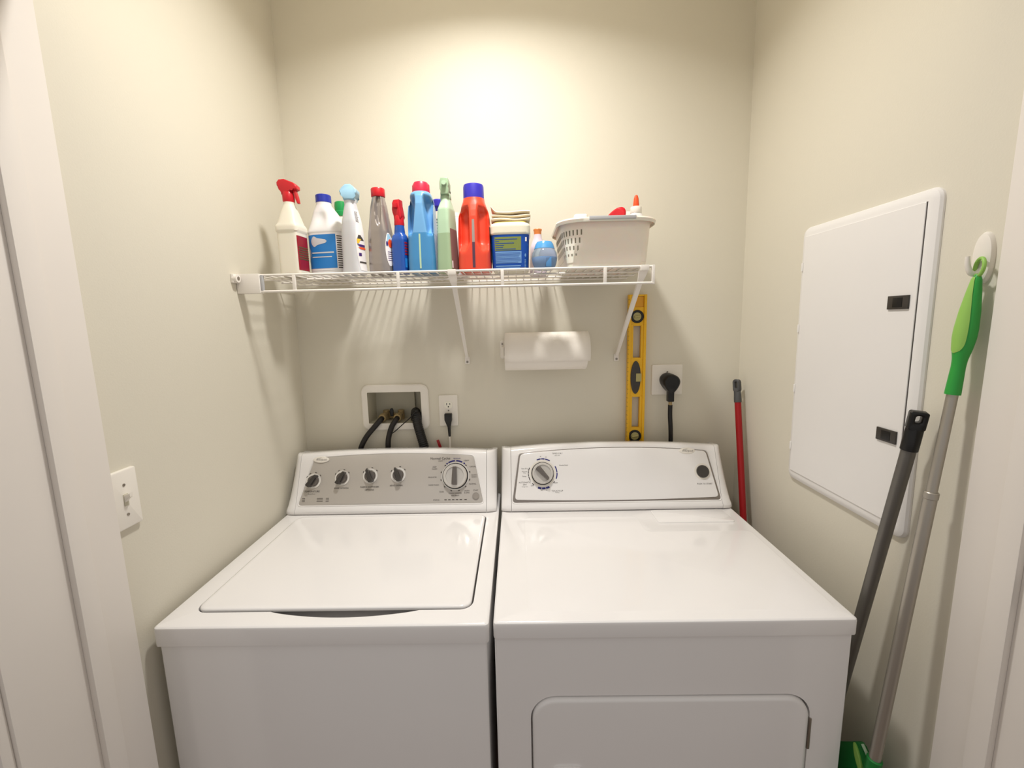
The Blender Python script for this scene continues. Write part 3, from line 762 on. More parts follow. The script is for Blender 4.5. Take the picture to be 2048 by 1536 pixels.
# E silver bottle red cap
t = thing('cleaner_bottle', 'silver bottle with a red cap and side grip hollow', 'bottle', (-0.3165, -0.215, ZS), (0, 0, D(-14)), world=False, tall=0.975)
def gE(p, t_, z):
    q = Vector(p)
    if p.y < 0:
        e = ((z - .187) / .043) ** 2 + ((p.x - .0085 - .05 * (z - .187) * -1 * .6) / .0085) ** 2
        q.y += .011 / (1 + math.exp((e - 1) / .09))
    return q
L = Loft([(0, .033, .024, 3), (.004, .0362, .027, 3), (.03, .0368, .028, 3), (.10, .0350, .027, 3), (.125, .0330, .027, 3), (.160, .0275, .0255, 2.8), (.200, .0225, .0220, 2.5), (.222, .0185, .0185, 2.1), (.229, .0170, .0170, 2)], gE)
bm = NB(); L.body(bm, 160, .002); obj('bottle_body', bm, 'silverbottle', t, 60)
ov = lambda v, a, b: ((a + b) / 2 - (b - a) / 2 * max(.05, math.sin(PI * (v * .96 + .02))) ** .5, (a + b) / 2 + (b - a) / 2 * max(.05, math.sin(PI * (v * .96 + .02))) ** .5)
bm = NB(); L.patch(bm, D(-50), D(10), .024, .120, .0006, 14, 20, 0, ov); lb = obj('label', bm, 'labelwhite', t, 0)
bm = NB(); L.patch(bm, D(-46), D(6), .082, .117, .0010, 14, 12, 0, lambda v, a, b: (a + (b - a) * .35 * v, b - (b - a) * .35 * v)); obj('label_blue_field', bm, 'paleblue', lb, 0)
bm = NB(); L.patch(bm, D(-30), D(4), .078, .102, .0014, 8, 8, 0, ov); obj('label_red_spot', bm, 'glueorange', lb, 0)
bm = NB(); L.patch(bm, D(-44), D(-30), .082, .096, .0014, 8, 8, 0, ov); rows(L, bm, D(-36), D(0), .040, .070, 5, fill=.25); obj('print', bm, 'multi2', lb, 0)
bm = NB(); lathe(bm, [(.0190, .227), (.0200, .229), (.0200, .249), (.0185, .2515)], n=40); obj('cap', bm, 'red', t)
# F small blue spray
t = thing('spray_bottle', 'small blue spray bottle with a bright red trigger head', 'spray bottle', (-0.2565, -0.225, ZS), (0, 0, D(-14)), world=False, tall=0.965)
L = Loft([(0, .0205, .018, 4), (.004, .0230, .0205, 4), (.100, .0225, .020, 4), (.112, .0205, .018, 3), (.120, .0155, .0150, 2.2), (.128, .0150, .0150, 2), (.142, .0138, .0138, 2), (.147, .0138, .0138, 2)])
bm = NB(); L.body(bm); obj('bottle_body', bm, 'blue', t)
bm = NB(); L.patch(bm, D(-42), D(28), .014, .100, .0006, 10, 4); lb = obj('label', bm, 'tubblue', t, 0)
bm = NB(); rows(L, bm, D(-34), D(8), .055, .096, 5, fill=.6); obj('print', bm, 'labelred', lb, 0)
bm = NB(); L.patch(bm, D(-36), D(-5), .018, .045, .0012, 8, 4); obj('label_sky_field', bm, 'sky', lb, 0)
bm = NB(); lathe(bm, [(.0140, .143), (.0145, .146), (.0135, .168), (.0110, .176)]); obj('collar', bm, 'red', t)
bm = NB(); prism(bm, [(-.010, .160), (-.0105, .180), (-.0155, .190), (-.0130, .200), (-.0105, .207), (-.0090, .217), (.0080, .217), (.0085, .196), (.0110, .180), (.0135, .168), (.010, .160)], -.012, .012, .0025, seg=2); hh = obj('trigger_head', bm, 'red', t, 50)
bm = NB(); box(bm, -.0085, .0045, -.019, -.010, .192, .206, .002); obj('nozzle', bm, 'red', hh)
# G azure jug, rose-red cap
t = thing('detergent_jug', 'blue translucent detergent jug with a rose-red cap', 'jug', (-0.1920, -0.205, ZS), world=False, tall=0.97)
def gG(p, t_, z):
    q = Vector(p); dz = (z - (.168)) / .052
    if p.y < 0:
        for s in (-1, 1):
            lo = .0215 + .004 * (z < .15) 
            w = 1 / (1 + math.exp(-(s * p.x - .0125 - .006 * max(0, .5 - dz)) / .0007)) * math.exp(-(dz) ** 8) / (1 + math.exp((abs(p.x) - .0350) / .0005))
            q.y += .040 * w
    return q
L = Loft([(0, .037, .050, 4), (.005, .0415, .055, 4), (.04, .0415, .055, 4), (.11, .0390, .052, 4), (.17, .0380, .049, 4), (.200, .0365, .047, 3.6), (.222, .0330, .042, 3), (.234, .0300, .036, 2.6), (.240, .0250, .028, 2.2)], gG)
bm = NB(); L.body(bm, 200, .002, split=.115); obj('bottle_body', bm, ['azure', 'azured'], t, 60)
bm = NB(); L.patch(bm, D(-90.2), D(-89.8), .012, .112, .0009, 4, 8); obj('level_strip', bm, 'sage', t, 0)
bm = NB(); lathe(bm, [(.0245, .238), (.0250, .240), (.0235, .262), (.0200, .269), (.012, .272)]); 
prism(bm, [(-.0255, .240), (-.0245, .262), (-.018, .258), (.019, .258), (.0245, .264), (.0255, .240)], -.006, .006, .001); obj('cap', bm, 'pink', t)
# H behind bottle with dark blue cap
t = thing('spray_cleaner', 'narrow white bottle with a blue cap, behind and between the blue jug and sage spray', 'bottle', (-0.1640, -0.078, ZS), world=False, tall=0.955)
L = Loft([(0, .030, .024, 3), (.004, .032, .026, 3), (.16, .027, .024, 3), (.180, .016, .016, 2.2), (.222, .0130, .0130, 2)])
bm = NB(); L.body(bm, 32, .01); obj('bottle_body', bm, 'cream', t)
bm = NB(); L.patch(bm, D(-150), D(-30), .03, .145, .0006, 12, 6); lb = obj('label', bm, 'labelred', t, 0)
bm = NB(); rows(L, bm, D(-130), D(-50), .10, .20, 10, fill=.5); obj('print', bm, 'ink', lb, 0)
bm = NB(); lathe(bm, [(.0130, .220), (.0140, .222), (.0145, .232), (.0195, .236), (.0205, .254), (.0180, .258)]); obj('cap', bm, 'violetcap', t)
# I sage spray
t = thing('spray_bottle', 'sage green spray bottle with a matching trigger head', 'spray bottle', (-0.1180, -0.220, ZS), (0, 0, D(-17)), world=False, tall=0.92)
L = Loft([(0, .0220, .030, 5), (.004, .0245, .033, 5), (.03, .0240, .033, 5), (.16, .0200, .030, 5), (.195, .0190, .028, 4), (.212, .0160, .020, 3), (.222, .0150, .0165, 2), (.229, .0150, .0150, 2)])
bm = NB(); L.body(bm, 48, .004, split=.120); obj('bottle_body', bm, ['sage', 'saged'], t)
bm = NB(); L.patch(bm, D(-28), D(28), .012, .135, .0006, 12, 10, 0); lb = obj('label', bm, 'mauve', t, 0)
bm = NB(); L.patch(bm, D(-26), D(-12), .014, .036, .0010, 4, 4); obj('label_badge', bm, 'labelwhite', lb, 0)
bm = NB(); lathe(bm, [(.0150, .225), (.0160, .228), (.0150, .240), (.0120, .246)]); obj('collar', bm, 'sagehead', t)
bm = NB(); prism(bm, [(-.0125, .238), (-.0110, .256), (-.0135, .262), (-.0135, .275), (-.0110, .288), (.0100, .288), (.0125, .275), (.0115, .262), (.0090, .256), (.0120, .238)], -.020, .022, .003, T=lambda p: Matrix.Rotation(D(17), 3, 'Z') @ Vector(p), seg=3); hh = obj('trigger_head', bm, 'sagehead', t, 50)
bm = NB(); lathe(bm, [(.0060, 0), (.0072, .002), (.0065, .010)], Matrix.Rotation(D(17), 3, 'Z') @ Vector((0, -.019, .270)), Matrix.Rotation(D(17), 3, 'Z') @ Vector((0, -1, 0)), 16); obj('nozzle', bm, 'sage', hh)
# white cone-shouldered bottle behind
t = thing('lotion_bottle', 'plain white bottle showing as a sliver between the sage spray and the orange jug', 'bottle', (-0.1060, -0.085, ZS), world=False)
L = Loft([(0, .033, .026, 3), (.004, .035, .028, 3), (.12, .034, .028, 3), (.165, .020, .018, 2.3), (.192, .010, .010, 2)])
bm = NB(); L.body(bm, 32, .01); obj('bottle_body', bm, 'bottle', t)
bm = NB(); lathe(bm, [(.010, .190), (.011, .191), (.009, .204)]); obj('cap', bm, 'whitep', t)
# J red-orange jug
t = thing('detergent_jug', 'red-orange detergent jug with a violet-blue cap', 'jug', (-0.0375, -0.210, ZS), world=False, tall=0.905)
def gJ(p, t_, z):
    q = Vector(p)
    if p.y < 0:
        for s in (-1, 1):
            edge = .0135 + max(0, .09 - z) * .35
            dz = (z - .135) / .062
            w = 1 / (1 + math.exp(-(s * p.x - edge) / .0010)) * math.exp(-abs(dz) ** 7) / (1 + math.exp((abs(p.x) - .0420) / .0006))
            q.y += .034 * w * (1 - .2 * (s > 0))
    return q
L = Loft([(0, .044, .048, 3.6), (.005, .0485, .053, 3.6), (.05, .0485, .053, 3.6), (.12, .0475, .050, 3.6), (.170, .0455, .047, 3.4), (.190, .0425, .044, 3), (.207, .0370, .039, 2.6), (.222, .0325, .034, 2.3), (.232, .0310, .031, 2)], gJ)
bm = NB(); L.body(bm, 200, .002); obj('bottle_body', bm, 'redorange', t, 60)
bm = NB(); L.patch(bm, D(-90.6), D(-89.4), .090, .160, .0007, 3, 6); obj('level_strip', bm, 'strip', t, 0)
bm = NB(); L.patch(bm, D(-90.6), D(-89.4), .012, .090, .0007, 3, 6); obj('level_strip', bm, 'stripd', t, 0, label='dark liquid seen in the clear strip')
bm = NB(); L.patch(bm, D(-24), D(24), .03, .14, .0006, 12, 8); lb = obj('label', bm, 'labeldark', t, 0)
bm = NB(); lathe(bm, [(.0290, .229), (.0305, .231), (.0300, .268), (.0285, .2745), (.024, .2765)], n=48); obj('cap', bm, 'violetcap', t)
# K tub with blue label
t = thing('detergent_tub', 'tapered cream plastic tub with a dark blue label and ochre lid', 'tub', (0.0680, -0.195, ZS), (0, 0, D(-2)), world=False, tall=0.94)
L = Loft([(0, .050, .045, 6), (.005, .0530, .048, 6), (.108, .0560, .053, 6), (.113, .0590, .056, 6), (.135, .0590, .056, 6), (.142, .0570, .054, 5), (.146, .052, .048, 4)])
bm = NB(); L.body(bm, 64); obj('tub_body', bm, 'tub', t)
bm = NB(); L.patch(bm, D(-164), D(-15), .010, .109, .0007, 36, 8, 0, lambda v, a, b: (a + (.06 if v > .96 else 0), b - (.06 if v > .96 else 0))); lb = obj('label', bm, 'tubblue', t, 0)
bm = NB(); L.patch(bm, D(-119), D(-79), .062, .102, .0011, 8, 2); obj('khaki_text_block', bm, 'khaki', lb, 0)
bm = NB(); rows(L, bm, D(-116), D(-84), .065, .100, 6, off=.0015, fill=.3, ragged=.5); obj('print', bm, 'tubblue', lb, 0)
bm = NB(); L.patch(bm, D(-118), D(-78), .024, .059, .0011, 8, 2); rows(L, bm, D(-118), D(-78), .008, .020, 2, fill=.5); rows(L, bm, D(-64), D(-53), .010, .036, 6, fill=.5)
L.patch(bm, D(-64), D(-54), .042, .052, .0011, 8, 8, 0, ov); obj('ice_text_block', bm, 'ice', lb, 0)
bm = NB(); rows(L, bm, D(-117), D(-79), .026, .058, 8, off=.0015, fill=.3, ragged=.2); obj('print', bm, 'tubblue', lb, 0)
bm = NB(); L.patch(bm, D(-62), D(-50), .088, .100, .0011, 6, 2); obj('label_mark', bm, 'labelwhite', lb, 0)
bm = NB(); slab(bm, -.048, .048, -.043, .043, .012, .145, .150, .002, 4); obj('lid', bm, 'ochre', t)
# folded cream cloth on the tub
def cloth():
    bm = NB(); n = 20
    for layer in range(3):
        z0 = layer * .0098
        loops = []
        for i in range(n + 1):
            u = i / n; x = -.056 + .112 * u + (.002 if layer % 2 else 0)
            w = .0016 * math.sin(u * 7 + layer) + (.014 * max(0, (.14 - u) / .14) ** 1.5 if layer == 2 else 0)
            h = .0094; yb = .040 - .002 * (layer % 2)
            loops.append([Vector((x, yb * math.copysign(abs(math.cos(a)) ** .4, math.cos(a)), z0 + w + h / 2 + h / 2 * math.sin(a))) for a in [2 * PI * k / 14 for k in range(14)]])
        stack(bm, loops)
    return bm
bm = cloth()
o = obj('folded_cloth', bm, 'creamcloth'); o.location = (0.0690, -0.200, ZS + .142); tag(o, 'folded cream cloth lying on the lid of the blue-labelled tub', 'cloth')
# L orange cap bottle behind
t = thing('cleaner_bottle', 'pale lilac bottle with an orange cap behind the round gel air freshener', 'bottle', (0.1540, -0.100, ZS), world=False)
L = Loft([(0, .026, .022, 3), (.004, .028, .024, 3), (.09, .024, .021, 2.6), (.118, .013, .013, 2), (.128, .012, .012, 2)])
bm = NB(); L.body(bm, 32, .008); obj('bottle_body', bm, 'lilac', t)
bm = NB(); lathe(bm, [(.0110, .126), (.0115, .128), (.0120, .136), (.0140, .1425), (.0130, .1445)]); obj('cap', bm, 'orange', t)
# M round gel freshener
t = thing('air_freshener', 'round clear gel air freshener with a blue lid', 'air freshener', (0.1655, -0.245, ZS), world=False)
bm = NB(); lathe(bm, [(.024, 0), (.028, .002), (.0340, .016), (.0375, .034), (.0355, .048), (.0300, .0575), (.0285, .0590)], n=40); obj('gel_jar', bm, 'gel', t)
bm = NB(); lathe(bm, [(.022, .004), (.030, .018), (.0325, .030), (.0300, .036)], n=32); obj('gel_fill', bm, 'ice', t, label='pale blue gel')
bm = NB(); box(bm, .002, .018, -.0345, -.020, .006, .032, .002); obj('cartridge', bm, 'gelcard', t, label='darker blue cartridge')
bm = NB(); lathe(bm, [(.0300, .0590), (.0295, .0610), (.0260, .0720), (.0215, .0790), (.015, .0805)], n=40); obj('lid', bm, 'gelblue', t)

# basket
BXc, BYc = 0.3425, -0.160
t = thing('storage_basket', 'white plastic storage basket with perforated sides and a grey grip', 'basket', (BXc, BYc, ZS), world=False)
bw0, bw1, bh = (0.113, 0.116), (0.131, 0.136), 0.130   # half sizes bottom / top
th = 0.0028
def bl(k, z, ins=0.0, n=14):
    hx = bw0[0] + (bw1[0] - bw0[0]) * k - ins; hy = bw0[1] + (bw1[1] - bw0[1]) * k - ins
    return [Vector((x, y, z)) for x, y in rrect(-hx, hx, -hy, hy, 0.030 + 0.045 * k, n)]
bm = NB()
outl = [bl(0, 0), bl(.02, .004), bl(.10, .014), bl(.105, .016, -.0012), bl(.97, bh - .004), bl(1, bh)]
inl = [bl(1, bh, th), bl(.105, .016, th), bl(.04, .006, th)]
vs = stack(bm, outl + inl, True, True)
bk = obj('basket_body', bm, 'basket', t)
bm = NB()
stack(bm, [bl(1, bh - .010, -.010), bl(1, bh - .002, -.012), bl(1, bh + .002, -.0105), bl(1, bh + .003, -.004), bl(1, bh + .001, th * .5), bl(1, bh - .002, th)], False, False)
stack(bm, [bl(1, bh - .010, -.010), bl(1, bh - .009, -.0085), bl(1, bh - .002, -.0085), bl(1, bh - .002, -.0002)], False, False)
rim = obj('rim', bm, 'basket', t)
bm = NB(); box(bm, -0.058, 0.070, -bw1[1] - .0135, -bw1[1] - .004, bh - .0055, bh + .0042, .002); obj('grip', bm, 'greyrubber', rim, label='grey rubber grip on the rim')
# perforation: slots drawn as bars, inner shade of the openings put into their grey, on the two ends
bm = NB()
for r_ in range(4):
    z = .026 + r_ * .021; k = z / bh
    P = [p for p in bl(k, z, 0, 24) if p.x < -.03 ]
    P = [p for p in P if True]
    # walk the outline from the front-left corner to the back-left one
    P.sort(key=lambda p: math.atan2(p.y, p.x) % (2 * PI)); P = P[::-1]
    acc = 0; nxt = .012
    for a_, b_ in zip(P, P[1:]):
        L_ = (b_ - a_).length
        while nxt < acc + L_ and nxt < .30:
            p = a_ + (b_ - a_) * ((nxt - acc) / L_); tn = (b_ - a_).normalized(); nn = Vector((tn.y, -tn.x, 0))
            if nn.dot(Vector((p.x, p.y, 0))) < 0: nn = -nn
            lean = nn * .0018
            if p.y < .11 and p.x < -.062:
                q4 = [p - tn * .0019, p + tn * .0019]
                v = [bm.verts.new(c + nn * o + Vector((0, 0, h)) + lean * (h / .014)) for h in (0, .014) for c in q4 for o in (-.0008, .0008)]
                for f in ((0, 1, 3, 2), (4, 6, 7, 5), (0, 4, 5, 1), (2, 3, 7, 6), (0, 2, 6, 4), (1, 5, 7, 3)): bm.faces.new([v[i] for i in f])
            nxt += .0115
        acc += L_
obj('slots', bm, 'slotgrey', t)
# reddish cloth in the basket, brush, glue bottle
t = thing('lint_brush', 'red oval brush with a grey edge sticking up out of the basket', 'brush', (BXc - .004, BYc - .070, ZS + .096), (D(-8), D(38), D(-18)), world=False)
bm = NB(); stack(bm, [[Vector((.024 * math.cos(a) * k, y, .045 + .048 * math.sin(a) * k)) for a in [2 * PI * i / 40 for i in range(40)]] for y, k in ((-.012, .86), (-.009, .98), (-.004, 1.0))]); obj('brush_back', bm, 'red', t)
bm = NB(); stack(bm, [[Vector((.024 * math.cos(a) * k, y, .045 + .048 * math.sin(a) * k)) for a in [2 * PI * i / 40 for i in range(40)]] for y, k in ((-.004, .97), (.003, .97))]); obj('brush_pad', bm, 'darkgrey', t)
bm = NB(); stack(bm, [[Vector((.024 * math.cos(a) * k, y, .045 + .048 * math.sin(a) * k)) for a in [2 * PI * i / 40 for i in range(40)]] for y, k in ((.003, .99), (.012, .92))]); obj('brush_edge', bm, 'strip', t)
t = thing('glue_bottle', 'white glue bottle with an orange twist tip, standing in the basket', 'bottle', (BXc + .092, BYc - .060, ZS + .0025), world=False)
L = Loft([(0, .0215, .018, 3), (.004, .024, .020, 3), (.125, .024, .020, 3), (.150, .018, .017, 2.4), (.156, .014, .014, 2)])
bm = NB(); L.body(bm, 32, .01); obj('bottle_body', bm, 'bottle', t)
bm = NB(); lathe(bm, [(.0155, .154), (.0165, .156), (.0160, .170), (.0150, .173)]); obj('cap', bm, 'whitep', t)
bm = NB(); lathe(bm, [(.0085, .172), (.0085, .180), (.0070, .195), (.0045, .204), (.002, .206)], n=20); obj('twist_tip', bm, 'glueorange', t)
o = None
bm = NB(); slab(bm, -.035, .040, -.012, .012, .008, 0, .170, .006, 4, both=True)
o = obj('folded_packet', bm, 'paper'); o.location = (BXc + .070, BYc + .0, ZS + .0065); tag(o, 'white folded packet beside the glue bottle in the basket', 'packet')
bm = NB(); slab(bm, -.020, .020, -.012, .012, .008, 0, .150, .006, 4, both=True)
o = obj('rounded_packet', bm, 'paper'); o.location = (BXc - .070, BYc - .070, ZS + .0065); tag(o, 'white rounded packet at the left end inside the basket', 'packet')
bm = NB(); slab(bm, -.030, .030, -.020, .020, .012, 0, .100, .008, 4, both=True)
o = obj('red_packet', bm, 'red'); o.location = (BXc - .030, BYc + .010, ZS + .0065); tag(o, 'red packet inside the white basket', 'packet')

# ------------------------------------------------------------ laundry outlet box in the wall
t = thing('laundry_outlet_box', 'recessed white water outlet box set in the back wall above the washer', 'outlet box', (-0.365, 0, 1.23))
bm = NB()
fo = rrect(-0.4885, -0.2435, 1.1490, 1.3175, 0.028, 6); fi = rrect(BX0 + .001, BX1 - .001, BZ0 + .001, BZ1 - .001, 0.003, 3)
TB = lambda p: Vector((p[0], -p[2], p[1]))
v1, v2 = holed(bm, rrect(-0.4885 + .004, -0.2435 - .004, 1.1490 + .004, 1.3175 - .004, 0.025, 6), fi, TB, .008)
w1 = loopv(bm, [TB((x, y, .005)) for x, y in fo]); w0 = loopv(bm, [TB((x, y, 0.0)) for x, y in fo])
ring_faces(bm, v1, w1); ring_faces(bm, w1, w0)
obj('frame', bm, 'whitep', t, 30)
bm = NB()
c1 = loopv(bm, [TB((x, y, .008)) for x, y in fi]); c2 = loopv(bm, [TB((x, y, -.085)) for x, y in fi]); ring_faces(bm, c1, c2); bm.faces.new(c2)
box(bm, -0.3155, -0.3130, 0.070, 0.084, BZ0 + .002, BZ1 - .002)
obj('recess', bm, 'boxgrey', t, 30)
for x in (-0.4200, -0.3640):
    bm = NB(); cyl(bm, (x, .060, 1.175), (x, .060, 1.212), .012, bev=.001); cyl(bm, (x, .060, 1.198), (x, .012, 1.196), .0095); cyl(bm, (x, .020, 1.196), (x, .002, 1.192), .0140, bev=.0015)
    obj('valve', bm, 'brass', t)
bm = NB(); box(bm, -0.407, -0.377, .050, .066, 1.182, 1.200, .002); obj('valve_bridge', bm, 'brass', t)
bm = NB(); prism(bm, [(-.0050, 0), (-.0080, .018), (-.0045, .029), (.0015, .031), (.0065, .022), (.0045, 0)], .030, .040, .002, T=lambda p: Vector((p[0] - .392, p[1], p[2] + 1.193))); obj('valve_lever', bm, 'black', t)
bm = NB(); cyl(bm, (-.300, .035, 1.1755), (-.300, .035, 1.204), .021, bev=.002); cyl(bm, (-.2795, .030, 1.200), (-.2765, .030, 1.2200), .003, n=12); obj('drain_collar', bm, 'black', t)
def hose(nm, path, r, m, label, cat='hose', group=None, rib=False):
    bm = NB(); tube(bm, path, (lambda u: r * (1 + (.05 * math.sin(u * 260) if rib else 0))), 16, smooth=24 if rib else 10)
    return tag(obj(nm, bm, m), label, cat, group)
hose('supply_hose', [(-.4200, .002, 1.192), (-.4230, -.012, 1.187), (-.4400, -.022, 1.168), (-.4730, -.024, 1.130), (-.4960, -.0235, 1.088), (-.5050, -.023, 1.045), (-.5050, -.023, 1.000)], .0095, 'rubber', 'black water hose curving left from the left brass valve')
hose('supply_hose', [(-.3640, .002, 1.192), (-.3660, -.012, 1.187), (-.3790, -.022, 1.165), (-.3920, -.024, 1.125), (-.3960, -.0235, 1.088), (-.3960, -.023, 1.045), (-.3960, -.023, 1.000)], .0095, 'rubber', 'black water hose dropping straight from the middle brass valve')
hose('drain_hose', [(-.3010, .034, 1.200), (-.2970, .012, 1.212), (-.2905, -.012, 1.205), (-.2830, -.024, 1.172), (-.2730, -.0255, 1.130), (-.2640, -.0250, 1.088), (-.2600, -.0245, 1.045), (-.2600, -.0245, 1.000)], .0165, 'black', 'thick ribbed black drain hose rising to the right side of the outlet box', rib=True)
bm = NB(); tube(bm, [(-.3780, -.034, 1.143), (-.3640, -.037, 1.152), (-.3300, -.036, 1.181), (-.3010, -.031, 1.206), (-.2870, -.030, 1.2230)], .0017, 6); sphere(bm, (-.2860, -.030, 1.224), .0045, 10)
tag(obj('zip_tie', bm, 'black'), 'thin black cable tie pulled from the drain hose to the middle water hose', 'cable tie')
bm = NB(); box(bm, -.0050, .0050, -.002, .002, 0, .058, .001)
o = obj('hose_tag', bm, 'redpole'); o.location = (-.1970, -.020, 1.058); o.rotation_euler = (0, D(-18), 0); tag(o, 'small red plastic tag poking up behind the washer console', 'tag')

# ------------------------------------------------------------ sockets and plugs
def duplex(t, x, zc, y0):
    bm = NB(); L = []
    for i, yy in ((0, 0), (0, .0015), (.0006, .002)):
        L.append([Vector((x + a, y0 - yy, zc + b)) for a, b in [(max(-.0145, min(.0145, .0172 * math.cos(q))) * (1 - i * 20), .0135 * math.sin(q) * (1 - i * 20)) for q in [2 * PI * k / 40 for k in range(40)]]])
    stack(bm, L); r = obj('receptacle', bm, 'socket', t)
    bm = NB(); box(bm, x - .0070, x - .0048, y0 - .0024, y0 - .0019, zc - .0005, zc + .0075); box(bm, x + .0048, x + .0070, y0 - .0024, y0 - .0019, zc + .0005, zc + .0070)
    cyl(bm, (x, y0 - .0024, zc - .0065), (x, y0 - .0019, zc - .0065), .0024, n=12); obj('slots', bm, 'black', r)
t = thing('wall_outlet', 'white duplex wall outlet beside the laundry outlet box', 'wall outlet', (-.1725, 0, 1.218))
TW = lambda p: Vector((p[0], -p[2], p[1]))
bm = NB(); slab(bm, -.2075, -.1385, 1.1610, 1.2755, .004, 0, .0060, .0025, 4, T=TW); obj('cover_plate', bm, 'whitep', t)
duplex(t, -.1725, 1.2395, -.0058); duplex(t, -.1725, 1.1985, -.0058)
bm = NB(); cyl(bm, (-.1725, -.0058, 1.219), (-.1725, -.0072, 1.219), .0028, n=14); obj('screw', bm, 'screw', t)
t = thing('washer_power_plug', 'black power plug in the duplex outlet with a white-sleeved cord', 'plug', (-.1725, -.009, 1.20))
bm = NB(); stack(bm, [[Vector((-.1725 + dx + a, -.0085 - dd / 2 + b, z)) for a, b in rrect(-w, w, -dd / 2, dd / 2, .003, 4)] for z, w, dd, dx in ((1.2105, .0120, .018, 0), (1.208, .0130, .020, 0), (1.188, .0130, .021, 0), (1.176, .0095, .018, .0003), (1.160, .0055, .011, .0006), (1.130, .0044, .0088, .0010), (1.124, .0040, .008, .0010))]); obj('plug_body', bm, 'black', t)
bm = NB(); tube(bm, [(-.1715, -.0125, 1.126), (-.1712, -.0135, 1.10), (-.1705, -.020, 1.05), (-.170, -.026, .99)], .0036, 10, smooth=6); obj('cord', bm, 'whitep', t, label='white cord')
t = thing('dryer_outlet', 'square white dryer outlet on the back wall right of the yellow level', 'wall outlet', (.615, 0, 1.315))
bm = NB(); slab(bm, .5605, .6700, 1.2615, 1.3705, .004, 0, .0060, .0025, 4, T=TW); obj('cover_plate', bm, 'whitep', t)
bm = NB(); cyl(bm, (.6150, -.0055, 1.3445), (.6150, -.0075, 1.3445), .003, n=14); obj('screw', bm, 'screw', t)
t = thing('dryer_power_plug', 'large black right-angle dryer plug with a thick black cord', 'plug', (.62, -.02, 1.315))
bm = NB()
def tear(w, h, cx, cz, y, k=1.0):
    P = []
    for q in range(32):
        a = 2 * PI * q / 32; x = math.cos(a); z = math.sin(a)
        xx = w * x * (1 - .45 * max(0, -z) ** 1.5); zz = h * z if z > 0 else h * 1.55 * z
        P.append(Vector((cx + xx * k, y, cz + zz * k)))
    return P
stack(bm, [tear(.0270, .0255, .6140, 1.3160, -.0065), tear(.0280, .0260, .6140, 1.3160, -.012), tear(.0280, .0260, .6160, 1.3150, -.024), tear(.0290, .0270, .6180, 1.3130, -.030), tear(.0285, .0265, .6190, 1.3120, -.046), tear(.0285, .0265, .6190, 1.3120, -.050, .86)])
box(bm, .6075, .6290, -.046, -.022, 1.2420, 1.2850, .004)
obj('plug_body', bm, 'black', t, 40)
bm = NB(); cyl(bm, (.6190, -.034, 1.2430), (.6192, -.034, 1.2280), .0062, n=18, bev=.001); obj('ferrule', bm, 'brass', t, label='brass cord clamp')
bm = NB(); tube(bm, [(.6192, -.034, 1.2300), (.6200, -.0335, 1.190), (.6245, -.031, 1.14), (.6270, -.028, 1.09), (.6275, -.024, 1.00), (.6275, -.022, .935)], .0078, 14, smooth=6); obj('cord', bm, 'black', t)

# ------------------------------------------------------------ paper towel
t = thing('paper_towel_holder', 'white wall-mounted bracket holding the paper towel roll', 'towel holder', (.04, 0, 1.44))
bm = NB(); slab(bm, .0205, .0385, 1.404, 1.468, .008, 0, .010, .003, 5, T=TW)
box(bm, .0290, .0375, -.098, -.004, 1.418, 1.450, .003)
obj('bracket', bm, 'whitep', t)
bm = NB(); cyl(bm, (.033, -.084, 1.432), (.322, -.084, 1.432), .008); obj('rod', bm, 'whitep', t)
bm = NB(); cyl(bm, (.0285, -.0105, 1.456), (.0285, -.0090, 1.456), .003, n=12); box(bm, .0275, .0295, -.012, -.010, 1.452, 1.460); obj('screw', bm, 'screw', t)
t = thing('paper_towel_roll', 'white paper towel roll on the wall bracket under the shelf', 'paper towel roll', (.18, -.084, 1.432))
bm = NB()
def rollsec(x, k): return [Vector((x, -.084 + .0620 * k * math.cos(a), 1.4320 + .0620 * k * math.sin(a))) for a in [2 * PI * i / 64 for i in range(64)]]
stack(bm, [rollsec(.0400, .30), rollsec(.0400, .985), rollsec(.0415, 1), rollsec(.3090, 1), rollsec(.3105, .985), rollsec(.3105, .30)])
obj('roll', bm, 'paper', t)
bm = NB(); n = 20; ga = []; gb = []
for i in range(n + 1):   # loose outer sheet wrapped over the roll, free edge on the front
    a = D(60 + 146 * i / n); off = .0640 + .0010 * (i / n) + .0018 * max(0, (i / n - .8) / .2)
    ga.append((a, off))
lo, hi = [], []
xs = (.0398, .3180)
rowsv = []
for a, off in ga:
    rowsv.append([bm.verts.new((xs[0] + (xs[1] - xs[0]) * j / 12, -.084 + (off) * math.cos(a), 1.4320 + (off) * math.sin(a))) for j in range(13)])
for i in range(n):
    for j in range(12): bm.faces.new((rowsv[i][j], rowsv[i][j + 1], rowsv[i + 1][j + 1], rowsv[i + 1][j]))
o = obj('loose_sheet', bm, 'paper', t)
md = o.modifiers.new('thickness', 'SOLIDIFY'); md.thickness = .0010; md.offset = 0

